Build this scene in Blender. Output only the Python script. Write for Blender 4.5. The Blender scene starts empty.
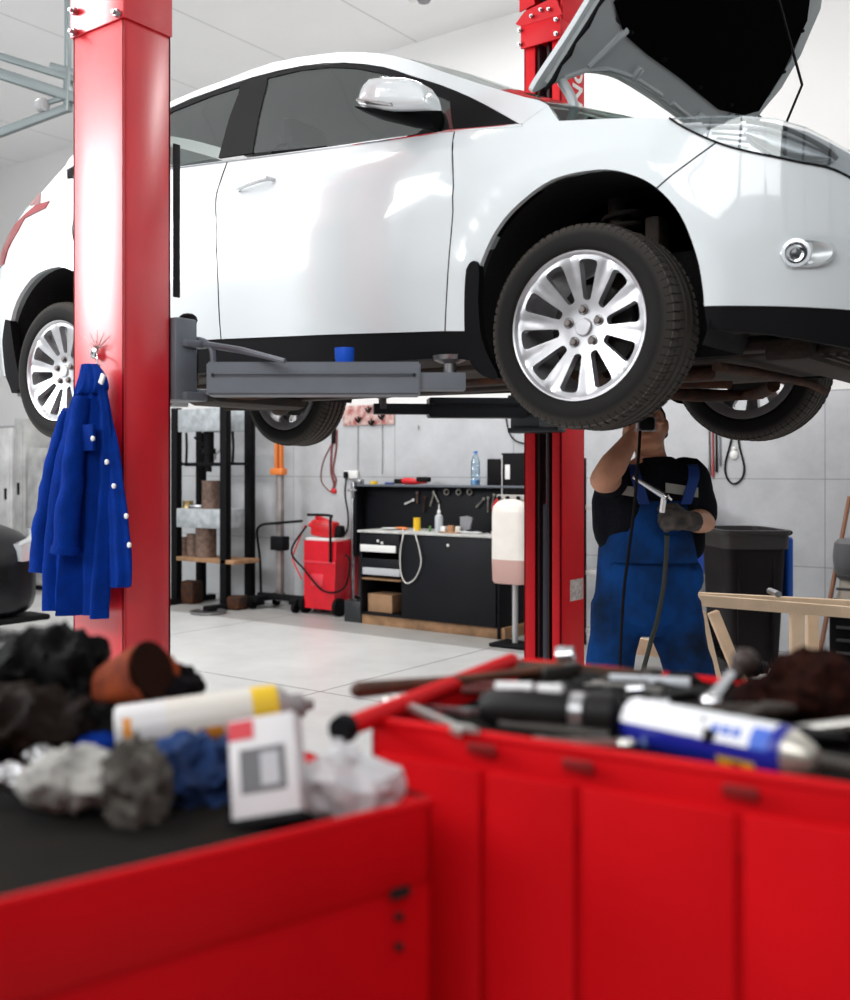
import bpy, bmesh, math, random
from mathutils import Vector, Matrix, Euler, noise
random.seed(7)
SC = bpy.context.scene
COL = SC.collection
PI = math.pi

# ------------------------------------------------------------------ camera
# World axes follow the lifted car: +x is the way it points, +y goes towards the back wall.
TH = .657
CT, ST = math.cos(TH), math.sin(TH)
CAM = (1.4809, -3.8210, 1.45)
FPX, CX, CY = 1050., 375., 470.
cd = bpy.data.cameras.new('camera'); cam = bpy.data.objects.new('camera', cd); COL.objects.link(cam)
cam.location = CAM; cam.rotation_euler = (PI/2, 0, TH)
cd.sensor_width = 36; cd.lens = 37.8; cd.shift_x = .05; cd.shift_y = -.03
cd.clip_start = .05; cd.clip_end = 200
cd.dof.use_dof = True; cd.dof.focus_distance = 4.4; cd.dof.aperture_fstop = 2.7
SC.camera = cam

def ray(px, py):
    a = (px-CX)/FPX; b = (CY-py)/FPX
    return (a*CT-ST, a*ST+CT, b)
def aty(px, py, y):
    d = ray(px, py); t = (y-CAM[1])/d[1]; return Vector((CAM[0]+t*d[0], y, CAM[2]+t*d[2]))
def atx(px, py, x):
    d = ray(px, py); t = (x-CAM[0])/d[0]; return Vector((x, CAM[1]+t*d[1], CAM[2]+t*d[2]))
def atz(px, py, z):
    d = ray(px, py); t = (z-CAM[2])/d[2]; return Vector((CAM[0]+t*d[0], CAM[1]+t*d[1], z))
def atd(px, py, t):
    d = ray(px, py); return Vector([CAM[i]+t*d[i] for i in range(3)])

# ------------------------------------------------------------------ materials
MATS = {}
def mat(name, col=(.5,.5,.5), rough=.5, metal=0., coat=0., var=0., scale=8., bump=0., bscale=60., trans=0., alpha=1., ior=1.45, emit=0., spec=.5, dark=None, sheen=0., crough=.04, coatior=1.5):
    if name in MATS: return MATS[name]
    m = bpy.data.materials.new(name); m.use_nodes = True
    nt = m.node_tree; b = nt.nodes['Principled BSDF']
    b.inputs['Base Color'].default_value = (*col, 1); b.inputs['Roughness'].default_value = rough
    b.inputs['Metallic'].default_value = metal; b.inputs['Coat Weight'].default_value = coat
    b.inputs['Coat Roughness'].default_value = crough; b.inputs['Coat IOR'].default_value = coatior
    b.inputs['IOR'].default_value = ior; b.inputs['Transmission Weight'].default_value = trans
    b.inputs['Alpha'].default_value = alpha; b.inputs['Specular IOR Level'].default_value = spec
    b.inputs['Sheen Weight'].default_value = sheen
    if emit:
        b.inputs['Emission Color'].default_value = (*col, 1); b.inputs['Emission Strength'].default_value = emit
    tc = nt.nodes.new('ShaderNodeTexCoord')
    if var or dark:
        n = nt.nodes.new('ShaderNodeTexNoise'); n.inputs['Scale'].default_value = scale; n.inputs['Detail'].default_value = 6
        nt.links.new(tc.outputs['Object'], n.inputs['Vector'])
        r = nt.nodes.new('ShaderNodeValToRGB'); r.color_ramp.elements[0].position = .35; r.color_ramp.elements[1].position = .65
        d = dark if dark else tuple(c*(1-var) for c in col)
        r.color_ramp.elements[0].color = (*d, 1)
        r.color_ramp.elements[1].color = (*(tuple(min(1, c*(1+var*.5)) for c in col)), 1)
        nt.links.new(n.outputs['Fac'], r.inputs['Fac']); nt.links.new(r.outputs['Color'], b.inputs['Base Color'])
    if bump:
        n2 = nt.nodes.new('ShaderNodeTexNoise'); n2.inputs['Scale'].default_value = bscale; n2.inputs['Detail'].default_value = 4
        nt.links.new(tc.outputs['Object'], n2.inputs['Vector'])
        bp = nt.nodes.new('ShaderNodeBump'); bp.inputs['Strength'].default_value = bump; bp.inputs['Distance'].default_value = .01
        nt.links.new(n2.outputs['Fac'], bp.inputs['Height']); nt.links.new(bp.outputs['Normal'], b.inputs['Normal'])
    MATS[name] = m
    return m

WHITEPAINT = mat('white_car_paint', (.77,.825,.84), .12, coat=1, spec=.6)
REDPAINT = mat('red_post_paint', (.74,.006,.018), .40, coat=.8, crough=.27, spec=.5, coatior=1.8, var=.08, scale=5)
REDFAR = mat('red_post_paint_less_glare', (.66,.004,.012), .5, spec=.3, var=.08, scale=5)  # same red as the near post, darkened and matt to cut reflected glare
REDCART = mat('red_cart_paint', (.62,.004,.008), .45, coat=0, var=.12, scale=3, spec=.12)
BLACKP = mat('black_plastic', (.006,.006,.007), .6, spec=.12)
BLACKG = mat('black_gloss', (.008,.008,.01), .12, coat=.5)
DIRTY = mat('dirty_underbody', (.02,.018,.016), .75, dark=(.035,.02,.012), scale=9, bump=.5)
RUST = mat('rusty_steel', (.085,.032,.016), .8, spec=.2, dark=(.03,.022,.018), scale=14, bump=.4)
LINER = mat('arch_liner', (.008,.008,.009), .9, bump=.4, bscale=90)
RUBBER = mat('tyre_rubber', (.013,.012,.012), .7, spec=.3, bump=.15, bscale=180)
ALLOY = mat('silver_alloy', (.58,.58,.60), .33, .75, coat=.3, var=.1, scale=20)
CHROME = mat('chrome', (.82,.83,.85), .08, 1.)
STEEL = mat('worn_steel', (.42,.42,.43), .32, 1., var=.3, scale=25)
GREYARM = mat('grey_arm_paint', (.17,.19,.215), .4, .2, var=.12, scale=6)
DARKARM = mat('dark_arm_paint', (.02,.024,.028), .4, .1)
LAMPRED = mat('red_lamp_lens', (.28,.006,.012), .1, coat=1)
BLUECLOTH = mat('blue_work_cloth', (.001,.028,.235), .9, var=.2, scale=14, bump=.5, bscale=220, spec=.1)
BLUEBRIGHT = mat('bright_blue_plastic', (.01,.11,.72), .35)
ORANGE = mat('orange_paint', (.72,.2,.04), .4)
WOODPALE = mat('pale_pine', (.86,.64,.44), .7, var=.12, scale=6, bump=.2)
WOODMID = mat('brown_wood', (.36,.2,.1), .65, var=.3, scale=9)
CARD = mat('brown_cardboard', (.38,.22,.12), .85, var=.15)
CAVEDARK = mat('black_furniture', (.006,.0065,.009), .5, spec=.2, var=.2, scale=4)
WHITEP = mat('white_plastic', (.78,.78,.76), .4)
GREYP = mat('grey_plastic', (.35,.35,.36), .5)
YELLOW = mat('yellow_plastic', (.8,.5,.02), .4)
REDP = mat('red_plastic', (.6,.015,.02), .35)

def glass(name, tint=(.5,.56,.55), gloss=.12, rough=.03):
    if name in MATS: return MATS[name]
    m = bpy.data.materials.new(name); m.use_nodes = True; nt = m.node_tree
    for n in list(nt.nodes):
        if n.type != 'OUTPUT_MATERIAL': nt.nodes.remove(n)
    out = [n for n in nt.nodes if n.type == 'OUTPUT_MATERIAL'][0]
    t = nt.nodes.new('ShaderNodeBsdfTransparent'); t.inputs['Color'].default_value = (*tint, 1)
    g = nt.nodes.new('ShaderNodeBsdfGlossy'); g.inputs['Roughness'].default_value = rough; g.inputs['Color'].default_value = (.95,1,.99,1)
    f = nt.nodes.new('ShaderNodeLayerWeight'); f.inputs['Blend'].default_value = .25
    mr = nt.nodes.new('ShaderNodeMapRange'); mr.inputs['To Min'].default_value = gloss; mr.inputs['To Max'].default_value = .9
    nt.links.new(f.outputs['Fresnel'], mr.inputs['Value'])
    mx = nt.nodes.new('ShaderNodeMixShader')
    nt.links.new(mr.outputs['Result'], mx.inputs['Fac']); nt.links.new(t.outputs[0], mx.inputs[1]); nt.links.new(g.outputs[0], mx.inputs[2])
    nt.links.new(mx.outputs[0], out.inputs['Surface'])
    MATS[name] = m; return m
GLASS = glass('tinted_car_glass', (.66,.74,.71), .11)
CLEAR = glass('clear_lens', (.85,.87,.88), .10)

# ------------------------------------------------------------------ objects
def chain_matrix(o):
    M = Matrix.Translation(o.location) @ o.rotation_euler.to_matrix().to_4x4()
    return (chain_matrix(o.parent) @ M) if o.parent else M
def tag(o, label=None, cat=None, group=None, kind=None):
    if label: o['label'] = label
    if cat: o['category'] = cat
    if group: o['group'] = group
    if kind: o['kind'] = kind
    return o
def empty(name, loc=(0,0,0), rz=0., label=None, cat=None, group=None):
    o = bpy.data.objects.new(name, None); COL.objects.link(o); o.location = loc; o.rotation_euler = (0,0,rz)
    o.empty_display_size = .05
    return tag(o, label, cat, group)
def copy_tree(o, parent=None):
    c = o.copy(); COL.objects.link(c); c.parent = parent
    for ch in [k for k in bpy.data.objects if k.parent == o]: copy_tree(ch, c)
    return c

class G:
    def __init__(s): s.bm = bmesh.new()
    def _xf(s, vs, M): 
        for v in vs: v.co = M @ v.co
    def box(s, c, size, rot=None, bev=0., seg=2):
        r = bmesh.ops.create_cube(s.bm, size=1.); vs = r['verts']
        M = Matrix.Translation(c) @ (Euler(rot).to_matrix().to_4x4() if rot is not None and not isinstance(rot, Matrix) else (rot.to_4x4() if isinstance(rot, Matrix) else Matrix())) @ Matrix.Diagonal((*size, 1))
        s._xf(vs, M)
        if bev:
            es = list({e for v in vs for e in v.link_edges})
            bmesh.ops.bevel(s.bm, geom=es, offset=min(bev, min(size)*.45), segments=seg, profile=.5, affect='EDGES')
        return s
    def bb(s, x0, x1, y0, y1, z0, z1, bev=0.):
        return s.box(((x0+x1)/2, (y0+y1)/2, (z0+z1)/2), (abs(x1-x0), abs(y1-y0), abs(z1-z0)), bev=bev)
    def cyl(s, p0, p1, r0, r1=None, n=20):
        return s.tube([p0, p1], [r0, r0 if r1 is None else r1], n)
    def tube(s, pts, r, n=10, closed=False):
        pts = [Vector(p) for p in pts]; k = len(pts)
        rr = r if isinstance(r, (list, tuple)) else [r]*k
        T = []
        for i in range(k):
            a = pts[(i-1) % k] if (i > 0 or closed) else pts[i]; b = pts[(i+1) % k] if (i < k-1 or closed) else pts[i]
            d = (b-a); T.append(d.normalized() if d.length > 1e-9 else Vector((0,0,1)))
        up = Vector((0,0,1)) if abs(T[0].z) < .9 else Vector((1,0,0))
        N = T[0].cross(up).normalized(); rings = []
        for i in range(k):
            N = (N - T[i]*N.dot(T[i])); N = N.normalized() if N.length > 1e-6 else T[i].orthogonal().normalized()
            B = T[i].cross(N)
            rings.append([s.bm.verts.new(pts[i] + (N*math.cos(2*PI*j/n) + B*math.sin(2*PI*j/n))*rr[i]) for j in range(n)])
        m = k if closed else k-1
        for i in range(m):
            A, Bq = rings[i], rings[(i+1) % k]
            for j in range(n): s.bm.faces.new((A[j], A[(j+1) % n], Bq[(j+1) % n], Bq[j]))
        if not closed:
            s.bm.faces.new(rings[0][::-1]); s.bm.faces.new(rings[-1])
        return s
    def lathe(s, prof, o=(0,0,0), ax=(0,0,1), n=32, cap=False):
        ax = Vector(ax).normalized(); a = ax.orthogonal().normalized(); b = ax.cross(a); o = Vector(o); rings = []
        for r, h in prof:
            if r < 1e-6: rings.append([s.bm.verts.new(o+ax*h)])
            else: rings.append([s.bm.verts.new(o+ax*h+(a*math.cos(2*PI*j/n)+b*math.sin(2*PI*j/n))*r) for j in range(n)])
        for A, B in zip(rings, rings[1:]):
            for j in range(n):
                q = [A[j % len(A)], A[(j+1) % len(A)], B[(j+1) % len(B)], B[j % len(B)]]
                u = []
                for v in q:
                    if v not in u: u.append(v)
                if len(u) > 2: s.bm.faces.new(u)
        return s
    def prism(s, poly, o, u, v, w, taper=1.):
        # poly of (a,b): o + a*u + b*v, extruded by w
        o, u, v, w = Vector(o), Vector(u), Vector(v), Vector(w)
        A = [s.bm.verts.new(o+u*a+v*b) for a, b in poly]
        B = [s.bm.verts.new(q.co+w) for q in A]
        n = len(A)
        fs = [s.bm.faces.new(A[::-1]), s.bm.faces.new(B)]
        for i in range(n): s.bm.faces.new((A[i], A[(i+1) % n], B[(i+1) % n], B[i]))
        bmesh.ops.triangulate(s.bm, faces=fs)
        return s
    def ball(s, c, r, sc=(1,1,1), n=16, rot=None):
        q = bmesh.ops.create_uvsphere(s.bm, u_segments=n, v_segments=max(6, n//2), radius=r)
        M = Matrix.Translation(c) @ (Euler(rot).to_matrix().to_4x4() if rot else Matrix()) @ Matrix.Diagonal((*sc, 1)); s._xf(q['verts'], M); return s
    def rings(s, R, cap=True, closed=True):
        # list of equally long point rings -> skin
        V = [[s.bm.verts.new(p) for p in r] for r in R]
        for A, B in zip(V, V[1:]):
            n = len(A)
            for j in range(n if closed else n-1): s.bm.faces.new((A[j], A[(j+1) % n], B[(j+1) % n], B[j]))
        if cap and closed: s.bm.faces.new(V[0][::-1]); s.bm.faces.new(V[-1])
        return s
    def ell(s, rows, n=28, cap=True):
        # rows of (centre, rx, ry) horizontal ellipses (local x/y)
        return s.rings([[Vector(c)+Vector((rx*math.cos(2*PI*j/n), ry*math.sin(2*PI*j/n), 0)) for j in range(n)] for c, rx, ry in rows], cap)
    def jitter(s, amp, sc, seed=0.):
        s.bm.normal_update()
        d = []
        for v in s.bm.verts: d.append(v.normal*amp*noise.noise(v.co*sc+Vector((seed, seed*.7, 0))))
        for v, q in zip(s.bm.verts, d): v.co += q
        return s
    def build(s, name, m, parent=None, world=True, smooth=True, ang=38, recalc=True, label=None, kind=None):
        if recalc: bmesh.ops.recalc_face_normals(s.bm, faces=s.bm.faces)
        me = bpy.data.meshes.new(name)
        off = None
        if parent is not None and world:
            Mi = chain_matrix(parent).inverted(); s.bm.transform(Mi)
        s.bm.to_mesh(me); s.bm.free()
        if smooth:
            me.polygons.foreach_set('use_smooth', [True]*len(me.polygons))
            me.set_sharp_from_angle(angle=math.radians(ang))
        me.materials.append(m)
        o = bpy.data.objects.new(name, me); COL.objects.link(o)
        if parent is not None: o.parent = parent
        if label: o['label'] = label
        if kind: o['kind'] = kind
        return o
def solo(g, name, m, label, cat, group=None, **k):
    # a thing that is a single mesh: origin moved to the base of the mesh
    b = g.bm; n = len(b.verts); c = Vector((0,0,0))
    for v in b.verts: c += v.co
    c /= n; c.z = min(v.co.z for v in b.verts)
    for v in b.verts: v.co -= c
    o = g.build(name, m, None, **k); o.location = c
    return tag(o, label, cat, group)
def cr(pts, k=6, closed=False):
    # Catmull-Rom
    P = [Vector(p) for p in pts]; n = len(P); out = []
    for i in range(n if closed else n-1):
        p0, p1, p2, p3 = (P[(i-1) % n] if (closed or i > 0) else P[0]), P[i], P[(i+1) % n], (P[(i+2) % n] if (closed or i+2 < n) else P[-1])
        for j in range(k):
            t = j/k
            out.append(.5*((2*p1)+(p2-p0)*t+(2*p0-5*p1+4*p2-p3)*t*t+(3*p1-p0-3*p2+p3)*t**3))
    if not closed: out.append(P[-1])
    return out
def remesh(o, size, smooth=4):
    m = o.modifiers.new('remesh', 'REMESH'); m.mode = 'VOXEL'; m.voxel_size = size; m.use_smooth_shade = True
    if smooth:
        q = o.modifiers.new('smooth', 'SMOOTH'); q.iterations = smooth; q.factor = .5
    return o
def txt(s, size, loc, rot, m, parent, name='lettering', ext=.001):
    # lettering as a real mesh
    c = bpy.data.curves.new(name, 'FONT'); c.body = s; c.size = size; c.extrude = ext; c.align_x = 'CENTER'; c.align_y = 'CENTER'; c.offset = size*.02
    t = bpy.data.objects.new(name, c); COL.objects.link(t)
    dg = bpy.context.evaluated_depsgraph_get(); me = bpy.data.meshes.new_from_object(t.evaluated_get(dg))
    bpy.data.objects.remove(t)
    me.transform(Matrix.Translation(loc) @ Euler(rot).to_matrix().to_4x4())
    if parent is not None: me.transform(chain_matrix(parent).inverted())
    me.materials.clear(); me.materials.append(m)
    o = bpy.data.objects.new(name, me); COL.objects.link(o); o.parent = parent
    return o
# ------------------------------------------------------------------ the hall
WY = 4.62; CEIL = 5.66
def lined(name, base, line, scale, rough, var=.06, thick=.004, axis='XY', offs=(0,0), size=(1.35,.66), border=None):
    m = bpy.data.materials.new(name); m.use_nodes = True; nt = m.node_tree; b = nt.nodes['Principled BSDF']
    tc = nt.nodes.new('ShaderNodeTexCoord'); sep = nt.nodes.new('ShaderNodeSeparateXYZ'); nt.links.new(tc.outputs['Object'], sep.inputs[0])
    def grid(out, off, step, th):
        a = nt.nodes.new('ShaderNodeMath'); a.operation = 'ADD'; a.inputs[1].default_value = -off; nt.links.new(sep.outputs[out], a.inputs[0])
        w = nt.nodes.new('ShaderNodeMath'); w.operation = 'PINGPONG'; w.inputs[1].default_value = step/2; nt.links.new(a.outputs[0], w.inputs[0])
        l = nt.nodes.new('ShaderNodeMath'); l.operation = 'LESS_THAN'; l.inputs[1].default_value = th; nt.links.new(w.outputs[0], l.inputs[0]); return l
    g1 = grid(axis[0], offs[0], size[0], thick); mx = g1
    if size[1]:
        g2 = grid(axis[1], offs[1], size[1], thick)
        mx = nt.nodes.new('ShaderNodeMath'); mx.operation = 'MAXIMUM'; nt.links.new(g1.outputs[0], mx.inputs[0]); nt.links.new(g2.outputs[0], mx.inputs[1])
    n = nt.nodes.new('ShaderNodeTexNoise'); n.inputs['Scale'].default_value = scale; n.inputs['Detail'].default_value = 8; n.inputs['Roughness'].default_value = .65
    nt.links.new(tc.outputs['Object'], n.inputs['Vector'])
    r = nt.nodes.new('ShaderNodeValToRGB'); r.color_ramp.elements[0].position = .3; r.color_ramp.elements[1].position = .7
    r.color_ramp.elements[0].color = (*[c*(1-var) for c in base], 1); r.color_ramp.elements[1].color = (*[min(1, c*(1+var)) for c in base], 1)
    nt.links.new(n.outputs['Fac'], r.inputs['Fac']); colout = r.outputs['Color']
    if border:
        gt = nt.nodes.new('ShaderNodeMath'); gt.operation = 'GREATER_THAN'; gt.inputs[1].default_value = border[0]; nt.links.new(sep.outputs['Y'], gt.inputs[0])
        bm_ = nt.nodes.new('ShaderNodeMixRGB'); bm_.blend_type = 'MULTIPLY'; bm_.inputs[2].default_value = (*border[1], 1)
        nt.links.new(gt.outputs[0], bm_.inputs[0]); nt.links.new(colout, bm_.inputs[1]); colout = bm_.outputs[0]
    mix = nt.nodes.new('ShaderNodeMixRGB'); mix.inputs[2].default_value = (*line, 1)
    nt.links.new(mx.outputs[0], mix.inputs[0]); nt.links.new(colout, mix.inputs[1]); nt.links.new(mix.outputs[0], b.inputs['Base Color'])
    b.inputs['Roughness'].default_value = rough
    return m
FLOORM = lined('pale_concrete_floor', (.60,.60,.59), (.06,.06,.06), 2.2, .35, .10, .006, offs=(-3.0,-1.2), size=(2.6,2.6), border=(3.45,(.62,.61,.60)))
CEILM = lined('white_ceiling_panels', (.90,.90,.90), (.62,.62,.62), 1., .8, .02, .008, offs=(-4.5,0), size=(1.33,0))
TILEM = lined('grey_concrete_tiles', (.47,.48,.495), (.25,.25,.26), 3.2, .5, .13, .0035, axis='XZ', offs=(-.69,.03), size=(1.36,.675))
WALLM = mat('white_wall', (.74,.735,.725), .8, var=.02, scale=1.)
def struct(g, name, m):
    o = g.build(name, m, None, smooth=False); o['kind'] = 'structure'; return o
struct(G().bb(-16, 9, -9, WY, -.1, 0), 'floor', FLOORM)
struct(G().bb(-13, 4.6, -5.8, WY+.2, CEIL, CEIL+.15), 'ceiling', CEILM)
struct(G().bb(-13.2, 4.6, WY, WY+.2, 0, CEIL), 'wall_back', WALLM)
struct(G().bb(-13, 4.4, WY-.012, WY, 0, 2.06), 'trim_1', TILEM)
g = G(); g.bb(-13.2, -13, 3.6, WY, 0, CEIL); g.bb(-13.2, -13, -2, 3.6, 4.3, CEIL); g.bb(-13.2, -13, -4.6, -2, 0, CEIL)
struct(g, 'wall_left', WALLM)
# unseen walls added behind the camera: dark low part shades the carts, open above
DARKW = mat('shading_wall_dark', (.05,.05,.052), .8)
g = G().bb(-4.2, 4.6, -5.8, -5.6, 0, 2.5)
for i in range(7): x = -4.1+i*1.43; g.bb(x-.05, x+.05, -5.75, -5.65, 2.5, CEIL)
struct(g, 'wall_front_shading', DARKW)
g = G().bb(4.4, 4.6, -5.6, WY, 0, 2.5)  # unseen too, made low and dark to shade the nearer cart
for i in range(7): y = -5.5+i*1.6; g.bb(4.45, 4.55, y-.05, y+.05, 2.5, CEIL)
struct(g, 'wall_right_shading', DARKW)
# ------------------------------------------------------------------ the lifted white hatchback
ZR = 1.577                 # height of the car's own zero plane above the floor
car = empty('white_hatchback', (0,0,ZR), 0, 'white five-door hatchback raised on the red two-post lift with its bonnet open', 'car')
def lerp_tab(t, z):
    if z <= t[0][0]: return t[0][1]
    for a, b in zip(t, t[1:]):
        if z <= b[0]: return a[1]+(b[1]-a[1])*(z-a[0])/(b[0]-a[0])
    return t[-1][1]
_ST = [(p.x, p.y) for p in cr([(.1,.80,0),(.22,.835,0),(.34,.862,0),(.5,.885,0),(.66,.895,0),(.8,.892,0),(.9,.882,0),(.97,.868,0),(1.03,.84,0),(1.15,.79,0),(1.3,.715,0),(1.42,.655,0),(1.5,.615,0),(1.62,.585,0)], 8)]
XN, XT = .96, -3.50
RB, RP = -2.75, 3.6
def S(x, z):
    s = lerp_tab(_ST, z)
    if x > .15: s *= (1-min(.9999, (x-.15)/(XN-.15))**3)**(1/2.2)
    if x < RB: s *= (1-min(.9999, (RB-x)/(RB-XT))**RP)**(1/2.2)
    for cx in (.02, -2.648):       # flared arch lips
        r = math.hypot(x-cx, z-.40)
        if z > .3: s += .007*math.exp(-((r-.42)/.05)**2)
    s += .006*math.exp(-((z-.78)/.02)**2)*(1 if x < -.3 else max(0, 1-(x+.3)*2))
    return s
def sd(px, py, off=0.):
    y = -.85
    for i in range(30):
        p = aty(px, py, y); y = y*.4 - .6*(S(p.x, p.z-ZR)+off)
    return (p.x, p.z-ZR)
def px(*L):
    out = []
    for q in L: out.append(sd(*q) if (len(q) == 2) else (q[1], q[2]))
    return out
def cs(L, k=5):
    return [(p.x, p.y) for p in cr([(a, b, 0) for a, b in L], k)]
def cdt(poly, step):
    from mathutils.geometry import delaunay_2d_cdt
    P = []
    for (x0, z0), (x1, z1) in zip(poly, poly[1:]+poly[:1]):
        n = max(1, int(math.hypot(x1-x0, z1-z0)/(step*.8)))
        P += [(x0+(x1-x0)*i/n, z0+(z1-z0)*i/n) for i in range(n)]
    def inside(x, z):
        c = False; k = len(P)
        for i in range(k):
            (xa, za), (xb, zb) = P[i], P[i-1]
            if (za > z) != (zb > z) and x < (xb-xa)*(z-za)/(zb-za)+xa: c = not c
        return c
    def clear(x, z): return min((x-q[0])**2+(z-q[1])**2 for q in P) > (step*.45)**2
    xs = [q[0] for q in P]; zs = [q[1] for q in P]; I = []
    i = math.ceil(min(xs)/step)
    while i*step < max(xs):
        j = math.ceil(min(zs)/step)
        while j*step < max(zs):
            if inside(i*step, j*step) and clear(i*step, j*step): I.append((i*step, j*step))
            j += 1
        i += 1
    V = [Vector(q) for q in P+I]; n = len(P)
    vs, es, fs, *_ = delaunay_2d_cdt(V, [], [list(range(n))], 1, 1e-6)
    return [(v.x, v.y) for v in vs], [f for f in fs if inside(sum(vs[k].x for k in f)/len(f), sum(vs[k].y for k in f)/len(f))]
def panel(poly, off=0., thick=.022, step=.045, side=-1, g=None):
    g = g or G(); bm = bmesh.new(); vs, fs = cdt(poly, step)
    B = [bm.verts.new((x, side*(S(x, z)+off), z)) for x, z in vs]
    for f in fs:
        try: bm.faces.new([B[k] for k in f])
        except ValueError: pass
    for v in [v for v in bm.verts if not v.link_faces]: bm.verts.remove(v)
    be = [e for e in bm.edges if len(e.link_faces) == 1]
    r = bmesh.ops.extrude_edge_only(bm, edges=be)
    for v in [q for q in r['geom'] if isinstance(q, bmesh.types.BMVert)]: v.co.y -= side*thick
    me = bpy.data.meshes.new('tmp'); bm.to_mesh(me); bm.free(); g.bm.from_mesh(me); bpy.data.meshes.remove(me)
    return g
def seam(pts, side=-1, r=.0028, off=-.0012):
    g = G(); P = [Vector((x, side*(S(x, z)+off), z)) for x, z in cs(pts, 6)]
    return g.tube(P, r, 6)
def cpart(g, name, m, parent=car, **k): return g.build(name, m, parent, world=False, **k)

SIDES = ((-1, ''), (1, ''))
arch_front = cs(px((467,331),(471,300),(481,262),(496,230),(519,203),(553,179),(598,169.5),(630,174),(657,188),(681,216),(697,257),(703,290),(704,306)), 4)
i_seam = min(range(len(arch_front)), key=lambda i: (arch_front[i][0]-sd(657,188)[0])**2+(arch_front[i][1]-sd(657,188)[1])**2)
SP = arch_front[i_seam]
def arc(cx, cz, r, a0, a1, n=18): return [(cx+r*math.cos(math.radians(a0+(a1-a0)*i/n)), cz+r*math.sin(math.radians(a0+(a1-a0)*i/n))) for i in range(n+1)]
door_f = px((221.5,339),(218.5,283),(217,228),(219,187),(228,161.5),(300,152),(380,141),(430,134),(454,130.5),(452.5,198),(448,272),(445,331),(329,334.5))
fender = px((445,331),(448,272),(452.5,198),(454.7,130.5),(490,127.5),(521,124.8)) + px((535,113),(548,105),(559,121),(600,119),(642,117.5),(670,118.5),(687,129),(717,142.5),(688,163)) + arch_front[i_seam::-1]
lamp_low = px((670,118.5),(687,129),(717,142.5),(746,151),(796,161.5),(835,170)) + [(.80,.645),(.85,.64)]
lamp_top = px((700,116.5),(741,116),(776,119),(805,127)) + [(.70,.79),(.78,.735),(.85,.68)]
bumper = px((717,142.5),(746,151),(796,161.5),(835,170)) + [(.80,.645),(.80,.315)] + px((840,309),(776,306),(704,306)) + arch_front[:i_seam-1:-1][1:] + px((688,163))
arch_rear = arc(-2.648, .42, .385, 0, 180)
rdoor = px((220.5,339),(217.5,283),(216,228),(218,187),(226.5,162),(172,169)) + [(-2.30,1.215),(-2.60,1.25),(-2.56,1.02),(-2.47,.83),(-2.40,.715),(-2.33,.63),(-2.285,.53),(-2.263,.42)]
quarter = [(-2.61,1.25),(-2.57,1.02),(-2.48,.83),(-2.41,.725)] + [q for q in arc(-2.648, .42, .385, 50, 195)] + [(-3.04,.38),(-3.08,.34),(-3.38,.34),(-3.40,.60),(-3.38,.86),(-3.33,.93),(-3.24,1.00),(-3.14,1.06)] + px((41,193),(55,177),(66,165),(67,179))
top_line = [sd(*q) for q in ((559,121),(548,105),(538,100),(526,97.5),(497,89),(468,80),(438,70),(409,59.5),(379,53.5),(350,52),(324,54),(273,62.5),(228,79),(172,101))] + [(-2.45,1.465),(-2.68,1.40)] + [sd(73,155), sd(66,165)]
dlo_top = [sd(*q) for q in ((521,124.5),(497,111),(468,96),(438,84),(409,75),(384,67),(344,62.5),(303,65.5),(253,77),(212,91),(172,107))] + [(-2.42,1.425),(-2.62,1.375), sd(66,170)]
frame = cs(top_line[1:], 2) + cs(dlo_top[::-1], 2)
tr1 = px((240,82.5),(253,77.5),(303,66),(344,63),(384,67.5),(409,75.5),(438,84.5),(468,96.5),(497,111.5),(520,124.3),(490,127),(453,130),(451,118),(449.5,101),(430,92),(405,81.5),(384,73.5),(354,68),(329,67),(300,70),(267,78),(258,118),(252,153),(218,158),(228,120),(240,84.5))
tr2 = px((172,107.5),(212,91.5),(240,83),(239,87),(212,95.5),(172,111.5)) + [(-2.40,1.385),(-2.58,1.345),(-2.70,1.31),(-2.62,1.255)] + px((67,178),(67,171)) + [(-2.62,1.37),(-2.42,1.42)]
glass_f = px((252,153),(258,118),(267,78),(300,70),(329,67),(354,68),(384,73.5),(405,81.5),(430,92),(449.5,101),(451,118),(453,130),(430,133),(380,140))
glass_r = px((240,86),(228,120),(218,157.5),(172,166)) + [(-2.30,1.21),(-2.60,1.25),(-2.70,1.30),(-2.58,1.34),(-2.40,1.38)] + px((172,111),(212,95))
sill = px((468,329),(445,331.5),(329,335),(221.5,339.5)) + [(-2.26,.415),(-2.29,.34),(-2.2,.28),(-.5,.255)] + px((468,360),(468,350))
valance = px((704,306.5),(776,306.5),(840,309.5)) + [(.80,.313),(.80,.20)] + px((770,334),(707,329))
taillamp = px((50,201),(46,208),(25,218.5)) + [(-3.045,.995),(-3.075,.93),(-3.095,.88),(-3.20,.88),(-3.22,.95),(-3.17,1.035),(-3.10,1.085)] + px((36,205.5))
lamp_spear = px((30,205.5),(41,193),(40.5,203.5))
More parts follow.
